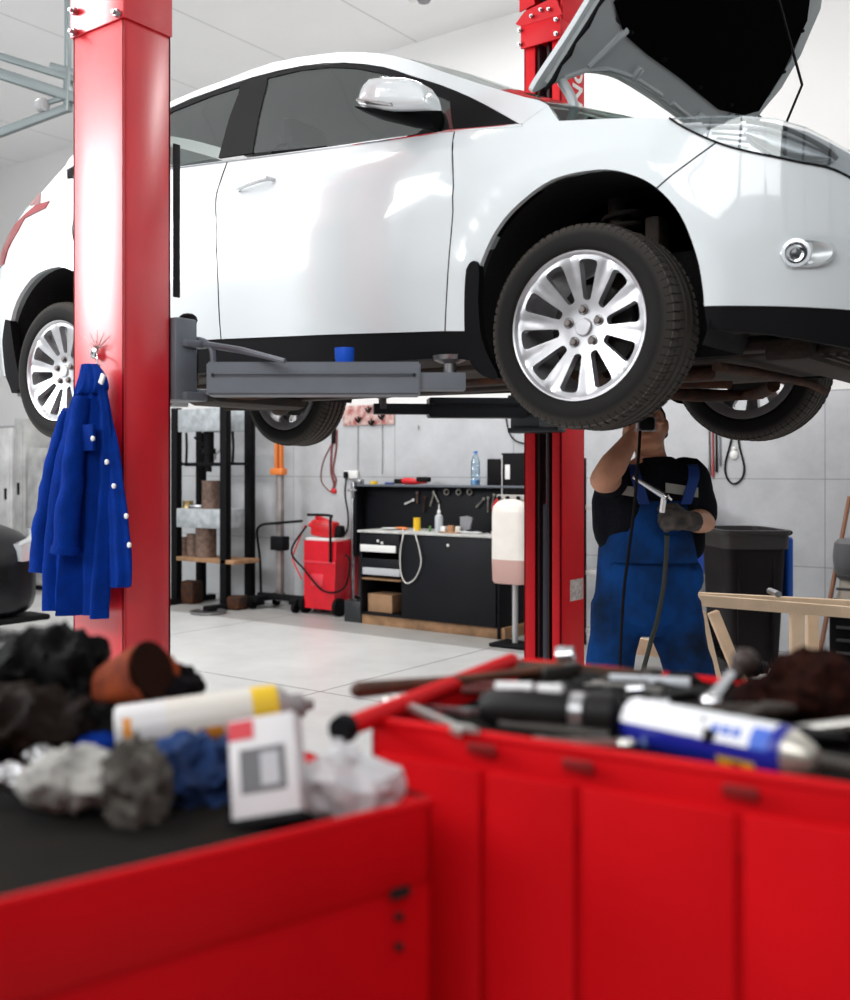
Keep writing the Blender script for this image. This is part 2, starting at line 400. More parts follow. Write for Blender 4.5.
for side, _ in SIDES:
    fd = cpart(panel(door_f, side=side), 'front_door', WHITEPAINT)
    cpart(panel(glass_f, -.006, .004, side=side), 'window_pane', GLASS, fd)
    rd = cpart(panel(rdoor, side=side), 'rear_door', WHITEPAINT)
    cpart(panel(glass_r, -.006, .004, side=side), 'window_pane', GLASS, rd)
    cpart(panel(fender, side=side), 'front_wing', WHITEPAINT)
    cpart(panel(bumper, side=side, step=.03), 'front_bumper_side', WHITEPAINT)
    cpart(panel(quarter, side=side), 'rear_wing', WHITEPAINT)
    cpart(panel(frame, .001, .03, side=side), 'roof_rail', WHITEPAINT)
    g = panel(tr1, -.002, .012, side=side); panel(tr2, -.002, .012, side=side, g=g)
    cpart(g, 'window_trim', BLACKP)
    cpart(panel(sill, -.004, .08, side=side), 'sill_panel', BLACKP)
    cpart(panel(valance, -.004, .05, side=side, step=.03), 'lower_bumper_trim', BLACKP)
    tl = cpart(panel(taillamp, .006, .03, .03, side=side), 'tail_lamp', LAMPRED)
    cpart(panel(lamp_spear, .006, .03, .03, side=side), 'tail_lamp_tip', mat('smoked_lamp', (.30,.12,.12), .15, coat=1), tl)
    # seams between panels, one for each joint
    cpart(seam(px((221,339),(218,283),(216.5,228),(218.5,187),(227.5,161)), side), 'panel_gap', BLACKP, rd)
    cpart(seam(px((445,331),(448,272),(452.5,198),(454.8,130)), side), 'panel_gap', BLACKP, fd)
    cpart(seam(px((717,142),(688,163))+[SP], side), 'panel_gap', BLACKP)
    cpart(seam([(-2.60,1.25),(-2.56,1.02),(-2.47,.83),(-2.40,.72)], side), 'panel_gap', BLACKP)
    belt = [sd(*q) for q in ((522,125),(490,127.8),(453,131),(430,133.8),(380,141),(300,152.2),(228,161.5),(172,168.5))] + [(-2.3,1.213),(-2.6,1.252),(-2.72,1.275)]
    cpart(G().tube([Vector((x, side*(S(x, z)+.001), z)) for x, z in cs(belt, 3)], .0055, 8), 'chrome_belt_strip', CHROME)
    # door handles
    for hx, hz in ((sd(258,184.5)), (sd(258,184.5)[0]-.93, sd(258,184.5)[1]+.05)):
        ys = side*(S(hx, hz)+.022)
        g = G().tube([Vector((hx+dx, side*(S(hx+dx, hz)+o), hz+dz)) for dx, o, dz in ((-.11,-.004,-.006),(-.095,.018,-.005),(-.04,.03,0),(.03,.032,.004),(.07,.026,.006),(.085,-.002,.006))], [.006,.009,.011,.012,.011,.007], 12)
        cpart(g, 'door_handle', WHITEPAINT)
# belt-line inner shelf, roof, windscreen, rear window
def cross(a, b, n, bump_z=0., bump_x=0.):
    (xa, za), (xb, zb) = a, b
    out = []
    for j in range(n+1):
        w = -1+2*j/n; s = S(xa, za); k = 1-w*w
        out.append(Vector((xa+bump_x*k, s*w, za+bump_z*k)))
    return out
def skin(line, bz, bx, n=18, thick=.012):
    g = G(); R = [cross(p, p, n, z, x) for p, z, x in zip(line, bz, bx)]
    g.rings(R, cap=False, closed=False)
    return g
tl_ = cs(top_line, 4)      # front to back
def zfun(t): return t
roof_l = [p for p in tl_ if -2.50 <= p[0] <= -1.02]; 
ws = [p for p in tl_ if p[0] > -1.06]
nb = len(ws)
rf = cpart(skin(roof_l, [.055]*len(roof_l), [.03]*len(roof_l)), 'roof', WHITEPAINT, recalc=False)
cpart(skin(ws, [.0+.05*i/(nb-1) for i in range(nb)], [.30-.27*i/(nb-1) for i in range(nb)]), 'windscreen', GLASS)
rw = [p for p in tl_ if -2.9 < p[0] <= -2.46]
cpart(skin(rw, [.05]*len(rw), [-.12*i/max(1, len(rw)-1) for i in range(len(rw))]), 'rear_window', GLASS)
# tailgate and rear bumper: wraps round from side to side
NOSE0 = .785; 
def wrap_from(x0, XE, z0, z1, nz=10, nw=22, dx=None):
    base = .15 if XE > 0 else RB; pe = 3. if XE > 0 else RP; p0 = (x0-base)/(XE-base); w0 = math.asin(min(1, p0**(pe/2)))
    R = []
    for i in range(nz+1):
        z = z0+(z1-z0)*i/nz; L = []
        for j in range(nw+1):
            a = w0+(PI/2-w0)*j/nw; x = base+(XE-base)*math.sin(a)**(2/pe)*.99995
            sh = dx(z)*(j/nw) if dx else 0
            L.append(Vector((x+sh, -S(x, z), z)))
        R.append(L+[Vector((p.x, -p.y, p.z)) for p in L[:-1][::-1]])
    return G().rings(R, cap=False, closed=False)
nb_ = cpart(wrap_from(.79, XN, .31, .70, dx=lambda z: -.25*max(0, z-.5)), 'front_bumper', WHITEPAINT)
cpart(wrap_from(.79, XN, .20, .31), 'front_splitter', BLACKP)
g = G().bb(.80, .955, -.40, .40, .34, .50, .02)
for i in range(4): g.bb(.95, .965, -.41, .41, .355+i*.04, .367+i*.04)
cpart(g, 'grille', BLACKP)
cpart(wrap_from(-3.38, XT, .26, 1.0, dx=lambda z: .1*max(0, z-.7)), 'rear_bumper', WHITEPAINT)
g = G(); zz = [1.0, 1.08, 1.16, 1.22]; R = []
rear_pts = [(-3.38,1.0),(-3.25,1.06),(-3.12,1.13),(-3.0,1.2),(-2.92,1.26)]
R = [cross(p, p, 20, 0, -.14*(1-i/6)) for i, p in enumerate(rear_pts)]
cpart(G().rings(R, cap=False, closed=False), 'tailgate', WHITEPAINT)
# roof aerial
cpart(G().tube([(-2.28,-.0,1.60),(-2.36,0,1.655),(-2.46,0,1.72)], [.012,.006,.004], 8), 'roof_aerial', BLACKP)
# head lamps
for side in (-1, 1):
    poly = lamp_low + lamp_top[::-1]
    hl = cpart(panel(poly, .004, .02, .03, side=side), 'head_lamp', CLEAR)
    cpart(panel([(x*.985+.006, z*.98+.014) for x, z in poly], -.045, .004, .03, side=side), 'lamp_reflector', mat('lamp_reflector', (.62,.64,.66), .2, .7), hl)
    def lp(X, Y, d): x, z = sd(X, Y); return Vector((x, side*(S(x, z)-d), z))
    g = G(); R = []
    for (X, h, d) in ((742,.006,.030),(752,.026,.034),(768,.042,.042),(786,.046,.044),(804,.040,.042),(820,.026,.034),(830,.006,.028)):
        c = lp(X, 131+(X-742)*.30, d); R.append([c+Vector((0, side*.020*math.cos(t), h*math.sin(t))) for t in [2*PI*j/20 for j in range(20)]])
    cpart(g.rings(R), 'lamp_bowl', mat('bowl_silver', (.42,.44,.46), .22, .85), hl)
    for k in range(4):
        cpart(G().tube([lp(700+k*5, 121+k*5, .018), lp(738+k*3, 121+k*6.5, .018)], .0035, 6), 'lamp_fin', mat('fin_grey', (.30,.31,.32), .3, .5), hl)
    cpart(G().tube(cr([lp(745,120,.012), lp(785,128,.010), lp(822,146,.010), lp(836,158,.012)], 5), .007, 8), 'lamp_brow', mat('brow_dark', (.08,.085,.09), .25, .3), hl)
    lowl = px((670,118.5),(687,129),(717,142.5),(746,151),(796,161.5),(835,170)) + [(.80,.645)]
    cpart(G().tube([Vector((x, side*(S(x, z)+.004), z)) for x, z in cs(lowl, 4)], .0035, 6), 'lamp_gasket', BLACKP, hl)
    x, z = sd(812,148); cpart(G().box((x, side*(S(x, z)-.035), z), (.10,.02,.03), rot=(0,.2,-side*.5), bev=.008), 'indicator_bulb', mat('lamp_bulb_grey', (.4,.4,.4), .2, .5), hl)
    # fog lamp in its oval recess
    x, z = sd(799,253.5); o = Vector((x, side*(S(x, z)+.004), z)); nrm = Vector((.42, side*.9, 0)).normalized(); tx = Vector((.9, -side*.42, 0)).normalized()
    g = G(); ringp = []
    for (rx, rz, d) in ((.075,.040,.000),(.066,.035,.004),(.05,.03,-.006),(.002,.002,-.012)):
        ringp.append([o+tx*(rx*math.cos(a)+.02*(rx/.062))+Vector((0,0,1))*rz*math.sin(a)+nrm*d for a in [2*PI*j/28 for j in range(28)]])
    fg = cpart(g.rings(ringp, cap=False), 'fog_lamp_surround', mat('satin_white', (.6,.64,.65), .25, .3))
    o2 = o-tx*.008+nrm*.0
    cpart(G().lathe([(.034,-.01),(.040,.004),(.039,.010),(.030,.010),(.022,-.002),(.0,-.006)], o2, nrm, 24), 'fog_lamp', CHROME, fg)
    cpart(G().lathe([(.016,.000),(.012,.006),(0,.008)], o2, nrm, 20), 'fog_lamp_lens', mat('dark_lens', (.05,.05,.06), .08, coat=1), fg)
# door mirrors
for side in (-1, 1):
    x, z = sd(425,125); P = lambda qx, qy, d: (lambda v: Vector((v.x, side*abs(v.y), v.z-ZR)))(aty(qx, qy, -.83-d))
    g = G(); N = 26
    # housing: loft from outer end (car-rear edge) to arm
    C0 = P(399,95,.15)
    prof = [(364,96,108),(366,86,110),(375,80,111),(388,78.5,111),(405,79,110.5),(419,82,110),(428,87,109.5),(432,94,109),(433,103,108)]
    R = []
    for (qx, qt, qb) in prof:
        a, b = P(qx, qt, .13), P(qx, qb, .13); c = (a+b)/2; hz = (a.z-b.z)/2; row = []
        dep = .05 if 366 < qx < 434 else .03
        for j in range(N):
            t = 2*PI*j/N; cc, ss = math.cos(t), math.sin(t)
            row.append(c+Vector((0, side*dep*(abs(cc)**.7)*(1 if cc > 0 else -1), hz*(abs(ss)**.75)*(1 if ss > 0 else -1))))
        R.append(row)
    mr = cpart(G().rings(R), 'door_mirror', WHITEPAINT)
    R = []
    for (qx, qt, qb) in [(368,110.5,114),(380,110.5,119),(396,110.5,123),(412,110.5,127),(428,109,130),(438,107,131)]:
        k = (qx-368)/70; dd = .13*(1-k)+.0*k
        a, b = P(qx, qt, dd), P(qx, qb, dd); c = (a+b)/2; hz = (a.z-b.z)/2; dep = .075-.035*k
        R.append([c+Vector((0, side*dep*math.cos(2*PI*j/N), hz*math.sin(2*PI*j/N))) for j in range(N)])
    cpart(G().rings(R), 'mirror_arm', BLACKP, mr)
    R = []
    for (qx, qt, qb) in [(365.5,100,107),(374,101,108.5),(388,102.5,109.3),(399,105,109.4)]:
        a, b = P(qx, qt, .13), P(qx, qb, .13); c = (a+b)/2; hz = (a.z-b.z)/2
        R.append([c+Vector((0, side*.052*math.cos(2*PI*j/N), hz*math.sin(2*PI*j/N))) for j in range(N)])
    cpart(G().rings(R), 'mirror_indicator', mat('indicator_silver', (.55,.55,.55), .15, .6), mr)
# wheel-arch liners
for cx, cz in ((.02,.40), (-2.648,.42)):
    for side in (-1, 1):
        g = G(); R = []
        for y in (.845,.70,.52): R.append([Vector((cx+.395*math.cos(a), side*y, cz+.392*math.sin(a))) for a in [math.radians(-25+230*j/30) for j in range(31)]])
        g.rings(R, cap=False, closed=False)
        g.prism([(x-cx, z-cz) for x, z in arc(cx, cz, .395, -25, 205, 30)], (cx, side*.52, cz), (1,0,0), (0,0,1), (0, -side*.02, 0))
        cpart(g, 'arch_liner', LINER)
        # suspension leg and spring seen in the arch
        g = G(); g.cyl((cx-.02, side*.60, cz+.36), (cx, side*.62, cz-.02), .028); g.lathe([(.055,0),(.07,.02),(.07,.05),(.05,.07)], (cx-.01, side*.605, cz+.12), (0,0,1), 20)
        g.tube([(cx+.06*math.cos(t), side*.60+.06*math.sin(t), cz+.16+t*.006) for t in [i*.45 for i in range(60)]], .008, 6)
        g.box((cx+.12, side*.60, cz+.20), (.05,.09,.16), bev=.01)
        cpart(g, 'suspension_strut', DIRTY)
# mud flaps and liner lip ahead of the doors
for side in (-1, 1):
    q = cs(px((468,270),(472,263),(478,262),(481,272),(480,300),(482,330),(488,352),(500,378),(483,375),(470,358),(466.5,335),(466.5,290),(468,270)),3)[:-1]
    cpart(panel(q, .012, .03, .04, side=side), 'mud_flap', BLACKP)
    a = sd(4,312); 
    q = [(-3.03,.60),(-2.985,.59),(-2.975,.42),(-2.955,.27),(-3.07,.25),(-3.10,.35),(-3.085,.5)]
    cpart(panel(q, .010, .04, .04, side=side), 'mud_flap', BLACKP)
# ------------------------------------------------------------------ wheels
TYR = .318
def alloy_face(g):
    # one disc with ten rounded wedge windows between broad spokes
    from mathutils.geometry import delaunay_2d_cdt
    def win(k):
        a0 = math.radians(8+36*k); P = []
        for r, w, c in ((.084,.0,0),(.086,.009,0),(.094,.014,0),(.13,.0205,0),(.17,.0275,0),(.192,.0315,0),(.201,.028,0),(.2055,.018,0),(.207,.0,0)): P.append((r, w))
        loop = [(r, w) for r, w in P]+[(r, -w) for r, w in P[-2:0:-1]]
        loop = [(p.x, p.y) for p in cr([(r, w, 0) for r, w in loop], 3, True)]
        return [(r*math.cos(a0)-w*math.sin(a0), r*math.sin(a0)+w*math.cos(a0)) for r, w in loop]
    W = [win(k) for k in range(10)]; V = []; E = []
    def add(loop):
        n0 = len(V); V.extend(loop); E.extend([(n0+i, n0+(i+1) % len(loop)) for i in range(len(loop))])
    add([(.221*math.cos(2*PI*i/100), .221*math.sin(2*PI*i/100)) for i in range(100)])
    for w_ in W: add(w_)
    def ins(p, L):
        c = False
        for i in range(len(L)):
            (xa, ya), (xb, yb) = L[i], L[i-1]
            if (ya > p[1]) != (yb > p[1]) and p[0] < (xb-xa)*(p[1]-ya)/(yb-ya)+xa: c = not c
        return c
    pts = [(0, 0)]
    for r in (.03,.05,.068,.08,.10,.12,.14,.16,.18,.20,.213):
        n = max(12, int(2*PI*r/.012)); pts += [(r*math.cos(2*PI*i/n+r*9), r*math.sin(2*PI*i/n+r*9)) for i in range(n)]
    base = list(V); pts = [p for p in pts if not any(ins(p, w_) for w_ in W) and min((p[0]-q[0])**2+(p[1]-q[1])**2 for q in base) > .004**2]
    vs, es, fs, *_ = delaunay_2d_cdt([Vector(v) for v in V+pts], E, [], 0, 1e-7)
    def dep(x, z):
        r = math.hypot(x, z); d = .056 if r < .06 else .056+(r-.06)*.235
        if r > .205: d -= (r-.205)*.25
        if .115 < r:
            a = (math.degrees(math.atan2(z, x))-8-18) % 36; a = min(a, 36-a); t = min(1, (r-.115)/.03)
            if a < 3.2: d -= .0035*t*(1-a/3.2)**.5
        return d
    bm = bmesh.new(); B = [bm.verts.new((v.x, -dep(v.x, v.y), v.y)) for v in vs]
    for f in fs:
        c = (sum(vs[k].x for k in f)/len(f), sum(vs[k].y for k in f)/len(f))
        if math.hypot(*c) < .221 and not any(ins(c, w_) for w_ in W): bm.faces.new([B[k] for k in f])
    for v in [v for v in bm.verts if not v.link_faces]: bm.verts.remove(v)
    r = bmesh.ops.extrude_face_region(bm, geom=bm.faces[:])
    for v in [q for q in r['geom'] if isinstance(q, bmesh.types.BMVert)]: v.co.y += .030; v.co.x *= .99; v.co.z *= .99
    me = bpy.data.meshes.new('t'); bm.to_mesh(me); bm.free(); g.bm.from_mesh(me); bpy.data.meshes.remove(me)
def tread_rubber():
    m = mat('tyre_rubber_dusty', (.012,.011,.011), .75, spec=.25, bump=.15, bscale=180); nt = m.node_tree; b = nt.nodes['Principled BSDF']
    if 'ring' in m: return m
    m['ring'] = 1; tc = nt.nodes.new('ShaderNodeTexCoord'); sp = nt.nodes.new('ShaderNodeSeparateXYZ'); nt.links.new(tc.outputs['Object'], sp.inputs[0])
    def M(op, a, b_=None, c=None):
        n = nt.nodes.new('ShaderNodeMath'); n.operation = op
        for i, v in enumerate((a, b_, c)):
            if v is None: continue
            if isinstance(v, (int, float)): n.inputs[i].default_value = v
            else: nt.links.new(v, n.inputs[i])
        return n.outputs[0]
    r = M('SQRT', M('ADD', M('MULTIPLY', sp.outputs['X'], sp.outputs['X']), M('MULTIPLY', sp.outputs['Z'], sp.outputs['Z'])))
    dust = M('MULTIPLY', M('SUBTRACT', r, .280), 30.); dust = M('MINIMUM', M('MAXIMUM', dust, 0.), 1.)
    tread = M('GREATER_THAN', r, .296)
    ang = M('ARCTAN2', sp.outputs['Z'], sp.outputs['X']); fr = M('FRACT', M('ADD', M('MULTIPLY', ang, 76/(2*PI)), M('MULTIPLY', M('ABSOLUTE', sp.outputs['Y']), 6.)))
    gap = M('MULTIPLY', M('MULTIPLY', M('LESS_THAN', fr, .13), tread), M('GREATER_THAN', M('ABSOLUTE', sp.outputs['Y']), .028))
    groove = M('MULTIPLY', M('LESS_THAN', r, .3125), M('LESS_THAN', M('ABSOLUTE', sp.outputs['Y']), .0625))
    k = M('MULTIPLY', dust, M('SUBTRACT', 1., M('MAXIMUM', gap, groove)))
    mx = nt.nodes.new('ShaderNodeMixRGB'); mx.inputs[1].default_value = (.008,.0075,.007,1); mx.inputs[2].default_value = (.062,.055,.048,1)
    nt.links.new(k, mx.inputs[0]); nt.links.new(mx.outputs[0], b.inputs['Base Color']); return m
def make_wheel(cx, cy, cz, side, steer=0.):
    rz = steer + (0 if side < 0 else PI)
    o = None
    # alloy: authored facing -y
    g = G(); ax = (0,-1,0)
    g.lathe([(.190,-.09),(.200,-.07),(.203,.04),(.210,.070),(.220,.090),(.227,.099),(.232,.101),(.234,.092),(.229,.080)], (0,0,0), ax, 72)
    g.lathe([(.190,-.09),(.215,-.105),(.226,-.108),(.228,-.10)], (0,0,0), ax, 64)
    g.lathe([(0,.064),(.024,.064),(.027,.062),(.029,.057)], (0,0,0), ax, 48)
    alloy_face(g)
    wheel = g.build('wheel', ALLOY, car, world=False, ang=30); wheel.location = (cx, cy, cz); wheel.rotation_euler = (0,0,rz)
    wheel['label'] = 'silver ten-spoke alloy wheel'
    # tyre with circumferential grooves and sipes cut between tread blocks
    prof = [(.224,-.088),(.240,-.103),(.268,-.110),(.292,-.106),(.306,-.096),(.314,-.083)]
    def groove(a, b): return [(.3175,a),(.3165,a),(.309,a+.0015),(.309,b-.0015),(.3165,b)]
    prof += [(.3165,-.062)]+[(.309,-.060),(.309,-.053),(.3175,-.051),(.3185,-.025),(.309,-.023),(.309,-.015),(.3185,-.013),(.3185,.013),(.309,.015),(.309,.023),(.3185,.025),(.3175,.051),(.309,.053),(.309,.060),(.3165,.062)]
    prof += [(.314,.083),(.306,.096),(.292,.106),(.268,.110),(.247,.106),(.240,.103),(.230,.094)]
    g = G().lathe(prof, (0,0,0), ax, 96)
    for k in range(72):      # shoulder blocks
        a = 2*PI*k/72
        for s2 in (-1, 1):
            M = Matrix.Rotation(-a, 4, 'Y')
            bb = bmesh.ops.create_cube(g.bm, size=1.)['verts']
            for v in bb: v.co = M @ (Matrix.Translation((.3125, s2*.0765, 0)) @ Matrix.Rotation(s2*.2, 4, 'Z') @ Matrix.Diagonal((.010,.027,.0215,1)) @ v.co)
    ty = g.build('tyre', tread_rubber(), wheel, world=False, ang=28); 
    g = G().lathe([(.0,-.02),(.14,-.02),(.14,.005),(.06,.005),(.055,.02),(0,.02)], (0,0,0), ax, 48)
    g.build('brake_disc', mat('brake_steel', (.03,.027,.025), .5, .5), wheel, world=False)
    for k in range(5):
        a = 2*PI*k/5+PI/2; o = (.055*math.cos(a), -.053, .055*math.sin(a))
        G().lathe([(.017,-.004),(.017,.006),(.0155,.007),(.0145,.002),(.0115,.002),(.0115,.014),(.009,.017),(0,.017)], o, ax, 12).build('wheel_nut', mat('dark_nut', (.16,.14,.13), .4, .7), wheel, world=False)
    return wheel
make_wheel(0, -.777, .318, -1, -.05)
make_wheel(0, .777, .318, 1, -.05)
make_wheel(-2.648, -.777, .333, -1)
make_wheel(-2.648, .777, .333, 1)
# ------------------------------------------------------------------ underbody
g = G(); g.bb(-2.3, -.40, -.70, .70, .265, .31, .02); g.bb(-3.30, -2.2, -.50, .50, .30, .40, .03); g.bb(-.42, .80, -.50, .50, .31, .36, .02)
for y in (-.45,.45): g.bb(-2.3, .70, y-.04, y+.04, .245, .28, .01)
cpart(g, 'floor_pan', DIRTY)
cpart(G().tube([(.15,.05,.20),(-.2,.08,.22),(-.8,.05,.265),(-1.7,.02,.265),(-2.2,-.05,.25),(-2.5,-.25,.27),(-2.9,-.30,.27)], .027, 12), 'exhaust_pipe', RUST)
cpart(G().ell([((-2.98,-.3,.20),.20,.14),((-2.98,-.3,.22),.25,.17),((-2.98,-.3,.32),.25,.17),((-2.98,-.3,.34),.2,.13)], 24), 'exhaust_silencer', RUST)
g = G().bb(-.25, .42, -.36, .36, .235, .33, .03); g.bb(-.10, .25, -.30, .05, .20, .28, .03); g.bb(-.05,.3,.1,.34,.21,.28,.03); g.jitter(.015, 9)
cpart(g, 'engine_sump', DIRTY)
g = G()
for s2 in (-1, 1):
    g.tube([(-.28, s2*.34, .20),(-.12, s2*.5, .185),(.0, s2*.66, .19)], [.03,.028,.022], 10)
    g.tube([(.22, s2*.34, .20),(.12, s2*.5, .185),(.0, s2*.66, .19)], [.026,.026,.022], 10)
    g.cyl((0, s2*.2, .29), (0, s2*.70, .315), .019); g.lathe([(.03,-.05),(.045,-.02),(.03,.0),(.044,.02),(.03,.04),(.04,.06),(.02,.08)], (0, s2*.55, .305), (0, s2, 0), 18)
    g.cyl((-.15, s2*.15, .27), (-.13, s2*.66, .27), .012)
g.tube([(.34,-.62,.19),(.34,-.3,.2),(.36,.3,.2),(.34,.62,.19)], .016, 10); g.bb(-.32,-.2,-.42,.42,.19,.25,.02)
cpart(g, 'front_subframe', RUST)
g = G(); g.bb(.46, .60, -.56, .56, .20, .27, .02); g.bb(.60,.84,-.5,.5,.22,.25,.01); g.bb(.40,.7,-.70,-.66,.28,.33,.01); g.bb(.40,.7,.66,.70,.28,.33,.01)
for i in range(6): g.bb(.62+i*.035, .635+i*.035, -.5, .5, .21, .222)
cpart(g, 'front_undertray', DIRTY)
g = G()
for s2 in (-1, 1):
    g.tube([(-2.25, s2*.45, .30),(-2.45, s2*.58, .26),(-2.648, s2*.66, .30)], [.035,.03,.03], 10)
    g.tube([(-2.7, s2*.25, .22),(-2.68, s2*.66, .24)], .022, 10); g.ball((-2.45, s2*.42, .24), .07, n=14)
    g.tube([(-2.5+.055*math.cos(t), s2*.45+.055*math.sin(t), .24+t*.0055) for t in [i*.45 for i in range(50)]], .008, 6)
g.bb(-2.80,-2.55,-.45,.45,.24,.31,.03); g.bb(-2.55,-2.30,-.2,.5,.20,.3,.05)
cpart(g, 'rear_axle', DIRTY)
# ------------------------------------------------------------------ cabin
SEATM = mat('seat_cloth', (.055,.058,.062), .85)
for y in (-.36, .36):
    g = G().box((-1.15, y, .62), (.50,.48,.16), bev=.05); st_ = cpart(g, 'front_seat', SEATM)
    g = G().box((-1.46, y, .95), (.14,.46,.62), rot=(0,-.28,0), bev=.05); cpart(g, 'seat_back', SEATM, st_)
    g = G().box((-1.58, y, 1.31), (.08,.26,.17), rot=(0,-.2,0), bev=.035); cpart(g, 'headrest', SEATM, st_)
g = G().box((-2.1, 0, .62), (.50,1.2,.16), bev=.05).box((-2.38, 0, .92), (.14,1.2,.56), rot=(0,-.3,0), bev=.05)
for y in (-.38,0,.38): g.box((-2.48, y, 1.25), (.07,.24,.12), bev=.03)
cpart(g, 'rear_seat', SEATM)
g = G().box((-.55, 0, .92), (.42,1.40,.22), bev=.06); cpart(g, 'dashboard', BLACKP)
g = G().tube([(-.80+.06*math.sin(a)*.4, .36+.185*math.cos(a), .99+.185*math.sin(a)) for a in [2*PI*i/32 for i in range(32)]], .014, 8, True)
g.box((-.79,.36,.99),(.03,.34,.05),bev=.01).box((-.79,.36,.92),(.03,.04,.14),bev=.01); cpart(g, 'steering_wheel', BLACKP)
g = G()
for i, s_ in enumerate((-1,1)): g.bb(-2.5,-.5, s_*.76-.02, s_*.76+.02, .4, .99, .01)
cpart(g, 'door_lining', mat('dark_lining', (.05,.05,.055), .8))
hl_l = [p for p in cs(top_line, 4) if -2.45 <= p[0] <= -1.1]
g = G().rings([[Vector((v.x, v.y*.94, v.z-.03)) for v in cross(p, p, 14, .05, .02)] for p in hl_l], cap=False, closed=False); cpart(g, 'headliner', mat('headliner_cloth', (.75,.76,.75), .9))
# ------------------------------------------------------------------ engine bay and open bonnet
g = G(); g.bb(-.34, .66, -.52, .52, .55, .80, .03); g.bb(-.2,.4,-.28,.3,.78,.885,.04); g.bb(-.30,-.1,-.62,.62,.84,.93,.02)
for y in (-.18,-.06,.06,.18): g.cyl((-.1,y,.89),(.3,y,.89),.022)
g.bb(.25,.5,-.5,-.32,.72,.86,.02); g.bb(.2,.5,.3,.52,.74,.87,.03)
cpart(g, 'engine', DIRTY)
g = G().bb(.62,.80,-.50,.50,.62,.70,.02); cpart(g, 'front_cross_member', WHITEPAINT)
g = G()
for s2 in (-1,1):
    g.prism([(-.36,.84),(.64,.80),(.64,.82),(-.30,.91)], (0, s2*.60, 0), (1,0,0), (0,0,1), (0, s2*.12, 0))
cpart(g, 'inner_wing', WHITEPAINT)
g = G().tube([(-.24,-.70,.925),(-.16,-.72,.955),(-.10,-.70,.945),(-.02,-.74,.94),(.05,-.72,.935),(.12,-.75,.93)], [.014,.02,.016,.02,.014,.01], 8)
g.bb(-.30,-.02,-.74,-.5,.90,.945,.01)
def scut(n0, w_, r_): return [(-.05+.31*(1-(y/.72)**2)+n0, y, .955+w_+.012*math.sin(y*23)) for y in [-.72+1.44*i/16 for i in range(17)]]
g.tube(scut(0,.015,0), .034, 10); g.tube(scut(.05,.0,0), .030, 10); g.tube(scut(-.04,.028,0), .02, 8)
cpart(g, 'scuttle_trim', BLACKP)
# bonnet, opened about 49 degrees, seen from its underside
HA = math.radians(49); HO = Vector((-.24, 0, 2.655-ZR)); HU = Vector((math.cos(HA), 0, math.sin(HA))); HN = Vector((-math.sin(HA), 0, math.cos(HA)))
def hp(t, y, n=0.): return HO+HU*t+Vector((0,y,0))+HN*(n+.02*(1-(y/.8)**2)+.02*math.sin(min(1, max(0, t))*PI))
def hsheet(poly, n0, th, g=None):
    g = g or G(); bm = bmesh.new(); vs, fs = cdt(poly, .06)
    B = [bm.verts.new((t, y, 0)) for t, y in vs]
    for f in fs: bm.faces.new([B[k] for k in f])
    for v in [v for v in bm.verts if not v.link_faces]: bm.verts.remove(v)
    r = bmesh.ops.extrude_face_region(bm, geom=bm.faces[:])
    top = {v for v in r['geom'] if isinstance(v, bmesh.types.BMVert)}
    for v in bm.verts: v.co = hp(v.co.x, v.co.y, n0+(th if v in top else 0))
    me = bpy.data.meshes.new('t'); bm.to_mesh(me); bm.free(); g.bm.from_mesh(me); bpy.data.meshes.remove(me); return g
def mir(L): return L + [(t, -y) for t, y in L[::-1] if abs(y) > 1e-4]
hood_o = mir(cs([(.235,0),(.23,-.33),(.20,-.50),(.165,-.61),(.10,-.70),(.045,-.765),(.07,-.785),(.24,-.765),(.40,-.765),(.55,-.775),(.70,-.73),(.87,-.61),(1.0,-.38),(1.05,0)], 3))
bonnet = cpart(hsheet(hood_o, .0, .018), 'bonnet', WHITEPAINT)
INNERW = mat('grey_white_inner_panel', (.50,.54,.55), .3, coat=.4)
rim_out = [(t if t > .3 else t+.012, y*.965) for t, y in hood_o]
g = hsheet([(.25,0),(.245,-.33),(.215,-.50),(.18,-.61),(.12,-.70),(.09,-.745),(.25,-.74),(.40,-.735),(.42,-.69),(.36,-.60),(.37,-.2),(.37,.2),(.36,.60),(.42,.69),(.40,.735),(.25,.74),(.09,.745),(.12,.70),(.18,.61),(.215,.50),(.245,.33)], -.028, .028)
for s2 in (-1,1): hsheet([(.40,s2*.735),(.55,s2*.755),(.69,s2*.71),(.855,s2*.59),(.98,s2*.37),(1.03,0),(.97,0),(.92,s2*.35),(.80,s2*.55),(.65,s2*.67),(.5,s2*.71),(.42,s2*.69)], -.028, .028, g)
